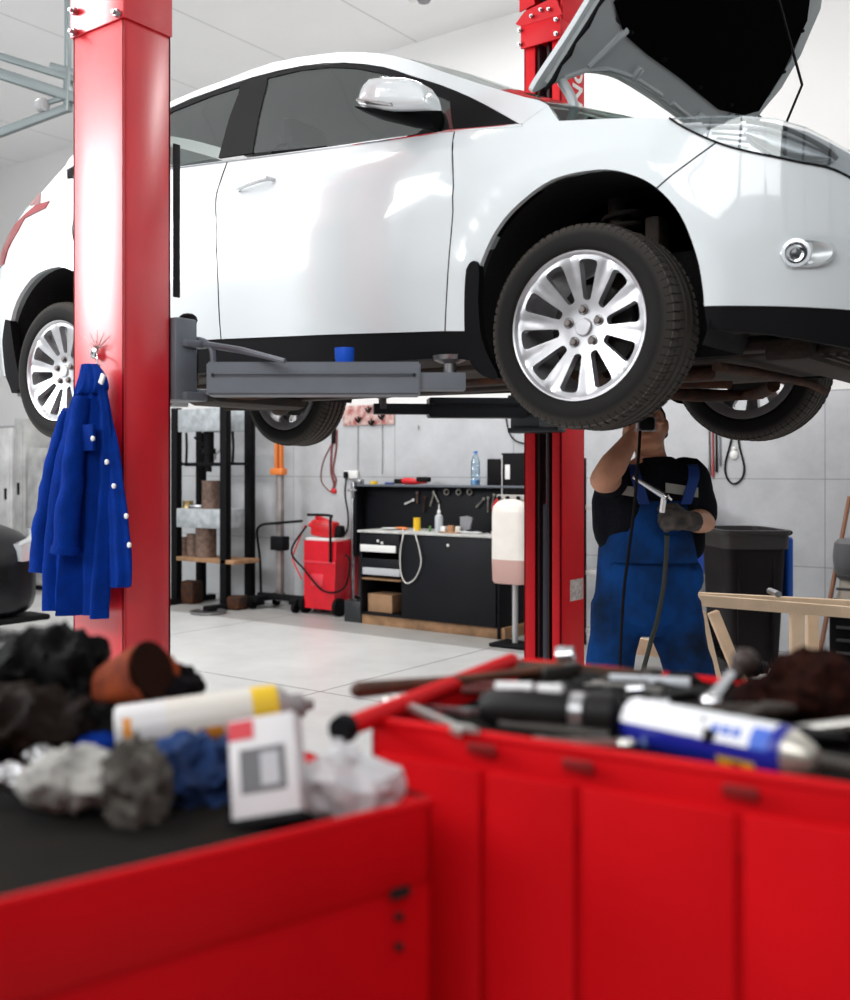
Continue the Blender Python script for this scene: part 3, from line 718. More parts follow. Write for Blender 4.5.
# stiffening ribs round the edge
for s2 in (-1,1):
    g.tube([hp(t, s2*y, -.03) for t, y in ((.26,.05),(.255,.3),(.23,.48),(.19,.6),(.13,.70))], .009, 8)
    g.box(hp(.27, s2*.30, -.036), (.05,.03,.02), rot=(0,-HA,0), bev=.005)
    g.tube([hp(.20, s2*.60, -.03), hp(.36, s2*.52, -.03)], [.010,.016], 8)
cpart(g, 'bonnet_inner_frame', INNERW, bonnet)
for s2 in (-1,1):
    cpart(G().tube([hp(t, s2*y, -.026-.006*(i % 2)) for i, (t, y) in enumerate(((.07,.755),(.11,.752),(.16,.75),(.20,.748),(.24,.746),(.30,.744),(.36,.742),(.42,.745)))], [.006+.004*(i % 2) for i in range(8)], 8), 'bonnet_seal', BLACKP, bonnet)
cpart(G().tube([hp(t, y, -.012) for t, y in cs([(.115,-.71),(.165,-.625),(.20,-.51),(.225,-.34),(.232,0),(.225,.34),(.20,.51),(.165,.625),(.115,.71)], 4)], .006, 8), 'bonnet_edge_highlight', WHITEPAINT, bonnet)  # white tube laid in as the bright highlight along the rear edge
pad = [(.345,0),(.34,-.30),(.345,-.51),(.375,-.60),(.40,-.68),(.6,-.655),(.79,-.55),(.91,-.34),(.96,0),(.91,.34),(.79,.55),(.6,.665),(.43,.70),(.38,.60),(.34,.40)]
cpart(hsheet(pad, -.036, .006), 'insulation_pad', mat('black_felt', (.003,.003,.003), 1., spec=.02), bonnet)
for t, y in ((.36,-.5),(.36,-.2),(.36,.15),(.38,.45),(.5,-.66),(.7,-.6),(.6,.655),(.75,.56)):
    cpart(G().ball(hp(t, y, -.04), .012, (1,1,.6), 10), 'pad_clip', BLACKP, bonnet)
for s2 in (-1,1):
    a = hp(.12, s2*.70, -.03); b = Vector((-.22, s2*.69, .93))
    cpart(G().tube(cr([b, b+Vector((.055,0,.03)), Vector((a.x+.045, a.y, (a.z*.55+b.z*.45))), a], 6), .017, 8), 'bonnet_hinge', INNERW)
a = (lambda d: d)(atd(773,-8,1)); 
def onhood(qx, qy):
    d = Vector(ray(qx, qy)); O = HO+Vector((0,0,ZR)); n = HN; t = (O-Vector(CAM)).dot(n)/d.dot(n); return Vector(CAM)+d*t-Vector((0,0,ZR))
top_ = onhood(770,0)-HN*.05; bot_ = aty(787,121,.69)-Vector((0,0,ZR))
mid_ = onhood(791,78)-HN*.06
cpart(G().tube([top_+(top_-mid_)*.3, top_, mid_, mid_+(bot_-mid_)*.05, bot_], .0055, 8), 'bonnet_stay', BLACKP)

# ------------------------------------------------------------------ two-post lift
def post(name, x0, x1, y0, y1, ztop, openside, label, parent):
    # C-section column: web away from the car, lips on the car side
    t = .012
    g = G()
    web = y0 if openside > 0 else y1
    g.bb(x0, x1, min(web, web+openside*t), max(web, web+openside*t), 0, ztop, .003)
    g.bb(x0, x0+t, y0, y1, 0, ztop, .003); g.bb(x1-t, x1, y0, y1, 0, ztop, .003)
    lip = y1 if openside > 0 else y0
    w = (x1-x0)
    g.bb(x0, x0+w*.30, lip-openside*t, lip, 0, ztop, .003); g.bb(x1-w*.24, x1, lip-openside*t, lip, 0, ztop, .003)
    g.bb(x0-.10, x1+.10, y0-.10, y1+.10, 0, .02, .004)
    for sx in (x0-.06, x1+.06):
        for sy in (y0-.05, y1+.05): g.cyl((sx,sy,.02),(sx,sy,.045),.016,n=8)
    return g.build(name, REDPAINT if openside > 0 else REDFAR, parent)
NX0, NX1, NY0, NY1 = -1.541, -1.270, -1.60, -1.40
FX0, FX1, FY0, FY1 = -1.538, -1.300, 1.50, 1.79
near = empty('lift_post', (-1.405, -1.5, 0), 0, 'near red lift post in the foreground with the blue jacket hung on it', 'lift post', 'posts of the two-post lift')
far = empty('lift_post', (-1.419, 1.64, 0), 0, 'far red lift post behind the car, open side showing a grey cylinder', 'lift post', 'posts of the two-post lift')
post('column', NX0, NX1, NY0, NY1, 2.995, 1, '', near)
post('column', FX0, FX1, FY0, FY1, 4.0, -1, '', far)
# column extension sleeve with bolts (near)
g = G()
g.bb(NX0-.006, NX1+.006, NY0-.008, NY0, 2.93, 4.6, .003); g.bb(NX1, NX1+.008, NY0-.006, NY1, 2.93, 4.6, .002); g.bb(NX0-.008, NX0, NY0, NY1, 2.93, 4.6, .002); g.bb(NX0, NX1, NY1-.008, NY1, 2.93, 4.6,.002)
# slanting lower lip of the sleeve
g.build('column_extension', REDPAINT, near)
def bolt(p, parent, r=.013): G().cyl(p, Vector(p)+Vector((0,-r*1.3,0)), r, n=6).cyl(Vector(p)+Vector((0,-r*1.3,0)), Vector(p)+Vector((0,-r*2.2,0)), r*.55, n=10).build('column_bolt', STEEL, parent)
for qx, qy in ((76,12),(76,33),(119,14)): bolt(aty(qx, qy, NY0-.01), near)
# far column head: angled plates, bolts, pulley
g = G()
g.bb(FX0-.005, FX1+.012, FY0-.03, FY0-.015, 3.87, 4.0, .003)
g.prism([(-.13,0),(.13,0),(.10,.10),(-.10,.07),(-.165,.02)], ((FX0+FX1)/2+.01, FY0-.03, 4.0), (1,0,0), (0,-.25,1), (0,.012,0))
g.bb(FX0, FX0+.015, FY0+.02, FY1, 4.0, 4.6,.003); g.bb(FX1-.015, FX1, FY0+.02, FY1, 4.0, 4.6,.003); g.bb(FX0, FX1, FY1-.03, FY1, 4.0, 4.6,.003)
g.prism([(0,0),(.10,.02),(.06,.26),(0,.40)], (FX0-.03, FY0-.0, 4.10), (1,0,0), (0,0,1), (0,.01,0)); g.prism([(0,0),(-.10,.02),(-.06,.26),(0,.40)], (FX1+.03, FY0-.0, 4.10), (1,0,0), (0,0,1), (0,.01,0))
g.build('column_head', REDFAR, far)
for x in (FX0-.005, FX1-.01):
    for z in (3.895, 3.975): bolt((x, FY0-.03, z), far)
for x, z in ((-1.46,4.03),(-1.40,4.05),(-1.35,4.04)): bolt((x,FY0-.045,z), far, .011)
g = G().lathe([(.03,-.02),(.08,-.02),(.07,0),(.08,.02),(.03,.02)], (-1.42,FY0+.06,4.22), (0,1,0), 24)
g.build('cable_pulley', BLACKP, far)
# hydraulic cylinder, ram, chain and cable inside the far column
cxm = aty(545,500,FY0+.10).x
g = G().cyl((cxm, FY0+.10, 0.02), (cxm, FY0+.10, aty(545,504,FY0+.1).z), .040, n=20); g.build('lift_cylinder', mat('cylinder_grey', (.16,.20,.25), .35, .1), far)
G().cyl((cxm+.015, FY0+.10, 1.2), (cxm+.015, FY0+.10, 2.6), .020).build('cylinder_ram', CHROME, far)
g = G(); g.cyl((cxm+.062, FY0+.04, .03), (cxm+.062, FY0+.04, 3.9), .008, n=8); g.build('lift_cable', mat('cable_grey', (.45,.44,.42), .4, .5), far)
g = G(); 
for x in (cxm-.05, cxm+.04): g.cyl((x, FY0+.06, 2.6), (x, FY0+.06, 4.0), .006, n=8)
g.build('lift_cable', STEEL, far)
g = G().bb(FX0+.075, FX0+.09, FY0+.02, FY0+.20, .02, 3.9, .002).bb(FX1-.10, FX1-.085, FY0+.02, FY0+.25, .02, 3.9,.002)
g.build('carriage_guide', mat('dark_guide', (.03,.006,.008), .6), far)
# sticker and lettering on the far column's +x face
z1 = atx(577,590,FX1).z; g = G().bb(FX1, FX1+.0012, atx(570,590,FX1).y, atx(583,590,FX1).y, atx(577,600,FX1).z, atx(577,579,FX1).z)
g.build('column_sticker', mat('grey_sticker', (.55,.5,.48), .6, var=.35, scale=40), far, smooth=False)
pz = atx(580,90,FX1)
txt('ING', .17, (FX1+.002, FY1-.085, pz.z), (PI/2, -PI/2, PI/2), WHITEP, far, 'column_lettering')
# carriages
def arm_z(p): return p.z
def carriage(x0, x1, yin, openside, zlo, zhi, parent, col=GREYARM):
    g = G(); g.bb(x0, x1, yin, yin+openside*.10, zlo, zhi, .008); g.bb(x0+.07, x1-.09, yin-openside*.14, yin, zlo-.0, zhi+.55, .006)
    g.bb(x0, x1+.02, yin+openside*.03, yin+openside*.13, zhi-.10, zhi-.075, .004); g.bb(x0, x1+.02, yin+openside*.03, yin+openside*.13, zlo, zlo+.03, .004)
    return g.build('lift_carriage', col, parent)
cA = carriage(NX0-.02, NX1+.02, NY1+.005, 1, 1.69, 1.975, near, GREYARM)
cB = carriage(FX0-.03, FX1+.03, FY0-.005, -1, 1.66, 1.95, far, DARKARM)
# rubber door guard strip on the near carriage
p0 = aty(173,145,-1.36); p1 = aty(173,298,-1.36)
G().bb(NX1-.02, p0.x+.022, -1.375, -1.345, p1.z, p0.z, .005).build('door_guard', mat('black_rubber', (.012,.012,.013), .8), cA)
def arm(a, b, c, zc, h, w, w2, parent, col, padh, padz):
    # outer box from a to b, inner box from b to c, pad at c
    a, b, c = Vector((*a, zc)), Vector((*b, zc)), Vector((*c, zc)); d = (b-a).normalized(); s = Vector((-d.y, d.x, 0)); up = Vector((0,0,1))
    g = G(); L = (b-a).length
    R = [[a+d*t+s*sx*w/2+up*sz*h/2 for sx, sz in ((-1,-1),(1,-1),(1,1),(-1,1))] for t in (0, L)]
    g.rings(R); 
    # pressed line and end collar
    for sx in (-1,1):
        e0 = a+d*.02+s*sx*(w/2+.002); g.box((a+d*(L/2)+s*sx*(w/2))+up*h*.10, (L-.04,.008,h*.05), rot=Matrix.Rotation(math.atan2(d.y,d.x),3,'Z'), bev=.002)
    bm = g.bm; bmesh.ops.bevel(bm, geom=[e for e in bm.edges], offset=.006, segments=2, affect='EDGES')
    o = g.build('lift_arm', col, parent)
    g = G(); L2 = (c-b).length
    R = [[b+d*t+s*sx*w2/2+up*(sz*h*.26-h*.07) for sx, sz in ((-1,-1),(1,-1),(1,1),(-1,1))] for t in (-.15, L2+.05)]
    g.rings(R); g.build('arm_extension', col, o)
    top = zc+h*.2
    g = G().lathe([(0,-.03),(.035,-.03),(.035,.0),(.022,.0),(.022,padh*.55),(.034,padh*.6),(.055,padh*.75),(.06,padh),(0,padh)], (c.x, c.y, top), (0,0,1), 24)
    g.build('lifting_pad', mat('pad_steel', (.30,.30,.31), .35, .8, var=.3, scale=30), o)
    return o
zc = 1.735
# near front arm: outer side seen between pixels 212 and 420
yA = -1.20
A = aty(150,380,-1.16); B = aty(416,380,-1.02); C = aty(447,380,-.80)
arm_n = arm((-1.17,-1.315), (-.596,-.876), (-.515,-.812), 1.759, .112, .13, .09, near, GREYARM, .06, 0)
# swing-arm guard loop
g = G(); q = lambda X, Y: aty(X, Y, -1.28)
g.tube(cr([q(186,341), q(200,340), q(210,346), q(213,358), q(213,388), q(207,392), q(186,391)], 4), .011, 8)
g.tube([q(196,343), q(240,350), q(285,361)], [.012,.012,.008], 8)
g.build('foot_guard', GREYARM, cA)
G().cyl(q(193,342), q(193,384), .020).build('arm_pivot_pin', CHROME, cA)
g = G().ball(q(188,320), .035, (1,1,.7), 12).box(q(181,395), (.07,.05,.05), bev=.01)
g.build('lock_knob', BLACKP, cA)
p = aty(344.5,365,-.985)
# near rear arm (behind the column)
arm((-1.55,-1.31), (-2.0,-.98), (-2.2,-.80), 1.745, .10, .12, .085, near, GREYARM, .05, 0)
# far arms
PA = Vector((-1.45,1.25,0)); PB = Vector((-2.25,.98,0)); PC = Vector((-2.55,.76,0))
arm_fr = arm((-1.45,1.35), (-1.85,.98), (-2.03,.80), 1.795, .11, .13, .08, far, DARKARM, .05, 0)
arm((-1.30,1.35), (-.75,.98), (-.52,.80), 1.735, .10, .12, .085, far, DARKARM, .05, 0)
# ------------------------------------------------------------------ along the back wall
def pbox(g, x0, y0, x1, y1, yf, yb, bev=.003):
    a = aty(x0, (y0+y1)/2, yf); b = aty(x1, (y0+y1)/2, yf); zt = aty((x0+x1)/2, y0, yf).z; zb = aty((x0+x1)/2, y1, yf).z
    return g.bb(a.x, b.x, yf, yb, zb, zt, bev)
# hydraulic shop press
PY = 3.85
ax_, cx_ = aty(175,520,PY).x, aty(224,520,PY).x
T = Vector(((ax_+cx_)/2, PY+.2, 0)); H = 2.12
press = empty('shop_press', T, 0, 'black hydraulic shop press frame with grey cross beams standing by the tiled wall', 'press')
W_ = (cx_-ax_)/2; DD = .36
for sx in (-1, 1):
    for yy in (PY, PY+DD):
        g = G(); x = T.x+sx*W_; g.bb(x-.045, x+.045, yy-.02, yy+.02, .05, H, .004)
        g.bb(x-.045, x-.035, yy-.0, yy+.06, .05, H, .002); g.bb(x+.035, x+.045, yy, yy+.06, .05, H, .002)
        up_ = g.build('upright', BLACKP, press)
    g = G().bb(T.x+sx*W_-.05, T.x+sx*W_+.05, PY-.25, PY+DD+.20, .0, .06, .005); g.build('foot', BLACKP, press)
    g = G().bb(T.x+sx*W_-.03, T.x+sx*W_+.03, PY+.02, PY+DD, 1.50, 1.53, .003); g.build('side_brace', BLACKP, press)
PGREY = mat('press_grey', (.42,.45,.47), .5, var=.25, scale=12)
G().bb(T.x-W_+.045, T.x+W_-.045, PY, PY+.04, 1.86, H-.02, .005).bb(T.x-W_+.045, T.x+W_-.045, PY+DD-.02, PY+DD+.02, 1.86, H-.02, .005).build('top_beam', PGREY, press)
G().bb(T.x-W_+.04, T.x+W_-.04, PY-.02, PY+DD+.03, aty(200,528,PY).z, aty(200,509,PY).z, .01).build('press_bed', PGREY, press)
G().bb(T.x-W_+.04, T.x+W_+.16, PY-.02, PY+DD, aty(200,562,PY).z, aty(200,558,PY).z, .004).build('shelf', WOODMID, press)
G().bb(T.x-W_+.04, T.x+W_-.04, PY+.10, PY+.14, 1.49, 1.53, .004).build('cross_rail', BLACKP, press)
p = aty(209,440,PY+.15)
G().cyl((p.x,p.y,1.49),(p.x,p.y,1.86),.055).cyl((p.x,p.y,1.43),(p.x,p.y,1.50),.03).cyl((p.x,p.y-.02,1.70),(p.x-.14,p.y-.08,1.80),.014).cyl((p.x,p.y,1.62),(p.x,p.y,1.68),.075).build('ram', BLACKP, press)
for dx in (-.42, .30):
    G().tube(cr([(T.x+dx, PY+.2, 1.86), (T.x+dx+.01, PY+.2, 1.70), (T.x+dx, PY+.2, 1.53)], 4), .014, 8).build('return_spring', BLACKP, press)
G().tube([(p.x+.1,p.y,1.56),(p.x+.2,p.y-.1,1.60),(T.x+W_-.06,PY,1.66)], .008, 6).build('pump_handle', STEEL, press)
# pieces on the press
zb = aty(200,509,PY).z; zs = aty(200,558,PY).z
def can(x, y, z, r, h, m, name, label, cat, group=None):
    g = G().lathe([(0,0),(r,0),(r,h*.04),(r*.97,h*.08),(r*.97,h*.92),(r,h*.96),(r,h),(r*.9,h),(r*.88,h*.97),(0,h*.97)], (x,y,z), (0,0,1), 24)
    return solo(g, name, m, label, cat, group)
RUSTC = mat('rusty_can', (.16,.10,.075), .7, var=.4, scale=20)
q = aty(211,509,PY+.12); can(q.x, q.y, zb, .10, .30, RUSTC, 'rusty_canister', 'rusty round canister standing on the press bed', 'can')
q = aty(188,509,PY+.1); can(q.x, q.y, zb, .06, .08, mat('brass', (.45,.33,.15), .4, .8), 'brass_pot', 'small brass pot at the left end of the press bed', 'pot')
for k, (qx, r, h, lab) in enumerate(((184,.07,.20,'darkest small rusty tin at the left of the press shelf'),(193.5,.075,.24,'middle rusty tin on the press shelf, brown'),(206,.115,.34,'largest rusty brown tin on the press shelf'))):
    q = aty(qx, 558, PY+.12); can(q.x, q.y, zs, r, h, RUSTC, 'rusty_tin', lab, 'tin', 'rusty tins on the press shelf')
q = aty(196,509,PY+.05); solo(G().box((q.x,q.y,zb+.02),(.16,.06,.04),rot=(0,0,.3),bev=.008), 'steel_block', STEEL, 'small steel block lying on the press bed between pot and canister', 'block')
for (qx, yy, hh) in ((235, .1, .14),(190,.15,.24)):
    q = aty(qx, 600, PY+yy); solo(G().box((q.x,q.y,hh/2+.0),(.22,.20,hh),rot=(0,0,.2),bev=.02).jitter(.02,8,qx), 'cast_part', RUST, 'dark lumpy cast part on the floor '+('inside the right side of the press' if qx > 200 else 'under the left end of the press shelf'), 'scrap part', 'cast parts under the press')
q = aty(219,612,PY-.15); solo(G().lathe([(0,0),(.17,0),(.19,.03),(.17,.03),(.15,.012),(0,.012)], (q.x,PY-.3,0), (0,0,1), 28), 'drip_pan', STEEL, 'round metal pan on the floor in front of the press', 'pan')
# transmission jack with orange mast
JY = 4.28
jx = aty(280,600,JY).x
jack = empty('gearbox_jack', (jx, JY, 0), 0, 'orange and grey upright gearbox jack on a low wheeled base', 'jack')
zt = aty(280,472,JY).z
G().bb(jx-.035, jx+.035, JY-.03, JY+.03, .08, zt, .006).build('mast', mat('jack_grey', (.30,.27,.26), .5, .4, var=.3), jack)
G().bb(jx-.055, jx-.02, JY-.03, JY+.02, zt, zt+.75, .006).bb(jx+.015,jx+.04,JY-.03,JY+.02, zt, zt+.75,.006).bb(jx-.10,jx+.07,JY-.05,JY+.04,zt-.03,zt+.04,.01).build('mast_head', ORANGE, jack)
G().bb(jx-.25, jx+.40, JY-.09, JY-.02, .10, .16, .01).bb(jx-.22, jx-.10, JY-.25, JY+.20, .08, .14, .01).bb(jx+.3,jx+.4,JY-.2,JY+.2,.08,.14,.01).build('base', BLACKP, jack)
G().bb(jx-.07, jx+.11, JY-.08, JY+.03, aty(280,550,JY).z, aty(280,536,JY).z, .01).build('clamp_block', BLACKP, jack)
q = lambda X, Y: aty(X, Y, JY-.05)
G().tube(cr([q(261,598), q(260,560), q(257,533), q(262,525), q(278,523), q(302,521)], 5), .014, 8).build('pump_handle', BLACKP, jack)
for dx, dy in ((-.2,-.2),(-.2,.16),(.36,-.16),(.36,.16)):
    G().cyl((jx+dx-.02,JY+dy,.05),(jx+dx+.02,JY+dy,.05),.05,n=18).build('caster', BLACKP, jack)
# red wheeled booster charger
a, b = aty(304,612,4.15), aty(334,612,4.15)
cw = b.x-a.x; zt = aty(315,541,4.15).z; cxx = (a.x+b.x)/2; CYY = 4.15
chg = empty('battery_charger', (cxx, CYY+.2, 0), 0, 'red wheeled battery charger trolley beside the black workbench', 'battery charger')
G().prism([(-cw/2,.06),(cw/2,.06),(cw/2+.03,zt),(-cw/2,zt)], (cxx, CYY, 0), (1,0,0), (0,0,1), (0,.36,0)).build('cabinet', mat('charger_red', (.66,.012,.025), .35, var=.1), chg, ang=20)
G().bb(cxx-cw/2-.005, cxx+cw/2+.02, CYY-.006, CYY, zt-.22, zt-.20, .002).bb(cxx-.10,cxx+.06,CYY-.008,CYY,zt-.45,zt-.33,.003).build('front_panel', mat('charger_red_light', (.70,.05,.07), .3), chg)
G().bb(cxx-cw/2, cxx+cw/2-.02, CYY+.02, CYY+.3, zt, zt+.03, .008).build('tray', WHITEP, chg)
G().tube(cr([(cxx+cw/2-.03,CYY-.02,zt-.2),(cxx+cw/2-.03,CYY-.02,zt+.2),(cxx+cw/2-.05,CYY+.0,zt+.26),(cxx-cw/2+.05,CYY,zt+.26)],4), .014, 8).build('handle', BLACKP, chg)
for sx, yy in ((-1,.05),(1,.05),(1,.31),(-1,.31)):
    x = cxx+sx*(cw/2+.02); o = G().lathe([(0,-.03),(.07,-.03),(.09,-.02),(.09,.02),(.07,.03),(0,.03)], (x, CYY+yy, .09), (1,0,0), 24).build('wheel', BLACKP, chg)
G().tube(cr([(cxx-.16,CYY+.0,zt+.15),(cxx-.26,CYY-.12,zt-.1),(cxx-.15,CYY-.05,.45),(cxx+.1,CYY-.04,.25),(cxx+.36,CYY-.04,.3),(cxx+.40,CYY,.55),(cxx+.34,CYY,.62)],6), .010, 8).build('charging_cable', BLACKP, chg)
G().tube(cr([(cxx-.2,CYY+.02,zt+.15),(cxx-.36,CYY+.02,zt-.15),(cxx-.33,CYY,.5),(cxx-.2,CYY-.03,.35)],6), .008, 8).build('charging_cable', REDP, chg)
solo(G().box((cxx-.02,CYY+.12,zt+.12),(.28,.14,.17),rot=(0,.1,.1),bev=.03).box((cxx-.03,CYY+.10,zt+.21),(.20,.05,.05),rot=(0,.3,0),bev=.02).cyl((cxx-.2,CYY+.1,zt+.16),(cxx-.1,CYY+.1,zt+.12),.03), 'cordless_grinder', REDP, 'red and black power tool lying on top of the red charger trolley', 'power tool')
solo(G().box((cxx+.10,CYY+.16,zt+.09),(.16,.12,.12),rot=(0,-.1,.3),bev=.03), 'black_clamp', BLACKP, 'black cable clamp heaped on the red charger trolley', 'clamp')
# car battery on the floor
g = G(); pbox(g, 344, 601, 361, 623, 3.97, 4.12, .01); bt = g.build('car_battery', mat('battery_black', (.02,.022,.024), .45), None)
bt['label'] = 'small dark car battery on the floor left of the workbench'; bt['category'] = 'battery'
g = G()
for dx in (349, 356): q = aty(dx, 601, 4.04); g = G().cyl(q, q+Vector((0,0,.02)), .012); g.build('battery_terminal', STEEL, bt, world=False)
# ------------------------------------------------------------------ black workbench
BF, BB = 3.93, 4.56
c0 = aty(360,580,BF).x; c1 = aty(497,580,BF).x; zc_ = aty(420,535,BF).z+.0
ztop = 0.885
bench = empty('workbench', ((c0+c1)/2, (BF+BB)/2, 0), 0, 'black workbench cabinet with a white drawer row and pale counter by the wall', 'workbench')
G().bb(c0, c1+.06, BF+.03, BB, .0, .095, .003).build('plinth', WOODMID, bench)
ds = aty(401.5,580,BF).x
g = G().bb(c0, c0+.02, BF, BB, .095, ztop-.02, .002).bb(ds-.01, ds+.01, BF+.02, BB, .095, ztop-.02, .002).bb(c1, c1+.02, BF, BB, .0, ztop-.02, .002).bb(c0, c1, BB-.02, BB, .095, ztop-.02).bb(c0, c1, BF+.01, BB, .095, .115)
g.build('carcass', CAVEDARK, bench)
G().bb(ds+.012, c1-.002, BF-.018, BF, .10, ztop-.025, .003).build('door_panel', CAVEDARK, bench)
g = G().bb(c0-.01, c1+.02, BF-.03, BB, ztop-.02, ztop, .003); g.build('counter', mat('pale_counter', (.52,.52,.50), .45, var=.25, scale=14), bench)
zz0, zz1 = aty(380,545,BF).z, aty(380,552,BF).z
d1 = G().bb(c0+.022, ds-.012, BF-.018, BF, zz1+.0, ztop-.03, .003).build('drawer', CAVEDARK, bench)
G().bb(c0+.022, ds-.05, BF-.026, BF-.018, zz1, zz0, .002).build('drawer_strip', WHITEP, d1)
zz0, zz1 = aty(380,567,BF).z, aty(380,575,BF).z
d2 = G().bb(c0+.022, ds-.012, BF-.0, BF+.02, zz1, zz1+.15, .003).build('drawer', CAVEDARK, bench)
G().bb(c0+.05, ds-.005, BF-.026, BF-.0, zz1, zz0-.01, .002).build('drawer_strip', mat('grey_strip', (.45,.46,.48), .5), d2)
G().bb(c0+.022, ds-.012, BF, BF+.5, zz1-.05, zz1-.035, .002).build('shelf_board', WOODMID, bench)
for qx, qy, par in ((378,541,d1),(382,543,d1),(448,545.5,bench)):
    p = aty(qx, qy, BF-.02); G().ball(p, .014, n=12).build('knob', WHITEP, par)
# back panel and top shelf
zs = aty(420,487,BB-.18).z
PB_ = BB-.05
U0 = aty(363,500,PB_).x; U1 = c1+.10
g = G().bb(U0, U1-.02, PB_, PB_+.02, ztop-.3, zs, .002).bb(U0, U0+.02, PB_-.14, PB_, ztop-.3, zs, .002); g.build('back_panel', CAVEDARK, bench)
g = G().bb(U0-.02, U1, PB_-.17, PB_+.02, zs, zs+.022, .003); g.build('top_shelf', mat('shelf_edge', (.10,.11,.13), .4), bench)
g = G().bb(U0-.03, U0-.005, PB_-.16, PB_-.13, .0, zs+.03, .002); g.build('steel_leg', STEEL, bench)
SZ = zs+.022; SY = PB_-.08
def onshelf(qx): return aty(qx, 484, SY).x
def oncounter(qx, y=4.15): return aty(qx, 533, y).x
c9 = U0+.03; g = G().bb(c9-.05, c9+.04, SY-.06, SY+.02, SZ, SZ+.05, .008).cyl((c9-.07,SY-.11,SZ-.06),(c9+.04,SY-.11,SZ-.06),.012).bb(c9-.02,c9+.01,SY-.12,SY-.095,SZ-.14,SZ+.02,.004); solo(g, 'bench_clamp', STEEL, 'grey steel clamp gripping the left end of the bench top shelf', 'clamp')
x = onshelf(374); g = G().lathe([(.018,0),(.038,0),(.038,.03),(.018,.03)], (x, SY, SZ), (0,0,1), 24); solo(g, 'tape_roll', YELLOW, 'yellow tape roll on the bench top shelf', 'tape')
x = onshelf(413); g = G().tube([(x-.16,SY,SZ+.03),(x-.08,SY,SZ+.035),(x+.02,SY,SZ+.03),(x+.16,SY,SZ+.032)], [.02,.034,.03,.02], 12); po = solo(g, 'polisher', REDP, 'red and black power tool lying on the bench top shelf', 'power tool')
G().box((.14,0,.05),(.14,.07,.05),bev=.015).box((-.15,0,.03),(.10,.06,.05),bev=.015).build('tool_grip', BLACKP, po, world=False)
x = onshelf(392); solo(G().box((x-.03,SY,SZ+.01),(.10,.03,.02),bev=.004), 'blue_pen_case', mat('dark_blue', (.02,.05,.25), .4), 'small dark blue case on the shelf between yellow tape and power tool', 'case')
# water bottle
x = onshelf(475.5); PET = glass('clear_plastic_bottle', (.80,.90,.98), .12)
wb = solo(G().lathe([(0,0),(.040,0),(.044,.01),(.043,.06),(.040,.07),(.043,.08),(.043,.16),(.040,.17),(.043,.18),(.041,.22),(.018,.28),(.016,.30),(0,.30)], (x,SY,SZ), (0,0,1), 28), 'water_bottle', PET, 'clear pale blue water bottle standing on the bench top shelf', 'bottle')
G().lathe([(.018,.29),(.018,.315),(0,.315)], (0,0,0), (0,0,1), 16).build('cap', mat('cap_blue', (.05,.2,.6), .4), wb, world=False)
G().lathe([(0,.005),(.038,.005),(.038,.05),(0,.05)], (0,0,0), (0,0,1), 20).build('bottle_label', mat('pale_blue_label', (.25,.5,.8), .4), wb, world=False)
# black cases at the right end of the shelf
g = G(); pbox(g, 487, 457, 500.5, 483.5, SY-.02, SY+.12, .004); b1 = solo(g, 'tool_case', BLACKP, 'smaller black case beside the bottle on the bench shelf', 'case'); 
def snap_z(o, z): o.location.z = z
snap_z(b1, SZ)
wx0, wx1 = aty(503,495,SY-.08).x, aty(524,495,SY-.08).x
g = G(); pbox(g, 501, 453, 524.5, 496, SY-.08, SY+.12, .006); b2 = solo(g, 'wall_unit', BLACKP, 'larger black box with a white label above the bench end', 'box')
p = aty(507.5,472,SY-.083)-b2.location; G().box((p.x,p.y,p.z),(.05,.004,.13),bev=.001).build('paper_label', WHITEP, b2, world=False)
p = aty(502,475,SY-.083)-b2.location; G().box((p.x,p.y,p.z),(.008,.006,.36),bev=.001).build('edge_strip', WHITEP, b2, world=False)
# things on the counter
CZ = ztop
x = oncounter(392); solo(G().lathe([(0,0),(.05,0),(.085,.015),(.087,.018),(.05,.005),(0,.004)], (x,4.12,CZ), (0,0,1), 32), 'white_plate', WHITEP, 'white plate at the left of the bench counter', 'plate')
x = oncounter(400.5,4.16); solo(G().tube([(x-.05,4.16,CZ+.015),(x+.03,4.17,CZ+.015),(x+.07,4.18,CZ+.012)],[.012,.016,.008],10), 'orange_marker', ORANGE, 'orange marker lying between the plate and the yellow tin', 'marker')
x = oncounter(417,4.18); solo(G().lathe([(0,0),(.034,0),(.034,.10),(.030,.105),(.034,.11),(.034,.12),(0,.12)], (x,4.18,CZ), (0,0,1), 28), 'yellow_tin', YELLOW, 'yellow round tin standing on the bench counter', 'tin')
x = oncounter(439,4.25); sb = solo(G().lathe([(0,0),(.036,0),(.038,.01),(.038,.12),(.034,.14),(.015,.155),(.013,.17),(0,.17)], (x,4.25,CZ), (0,0,1), 24), 'spray_bottle', mat('grey_translucent', (.52,.55,.58), .35), 'grey spray bottle with a white pointed nozzle on the bench counter', 'bottle')
G().lathe([(.016,.165),(.016,.185),(.006,.20),(.003,.25),(0,.25)], (0,0,0), (0,0,1), 16).build('nozzle', WHITEP, sb, world=False)
for i, (qx, w_, h_, m_, lab) in enumerate(((444,.05,.05,WHITEP,'small white box right of the spray bottle on the counter'),(451,.055,.06,mat('tan_box', (.42,.20,.09), .6),'tan box between two pale boxes on the counter'),(458,.045,.055,mat('cream', (.75,.7,.62), .5),'cream box right of the tan box on the counter'))):
    x = oncounter(qx,4.16); solo(G().box((x,4.16,CZ+h_/2),(w_,.05,h_),rot=(0,0,.2*i),bev=.005), 'small_box', m_, lab, 'box', 'small boxes on the bench counter')
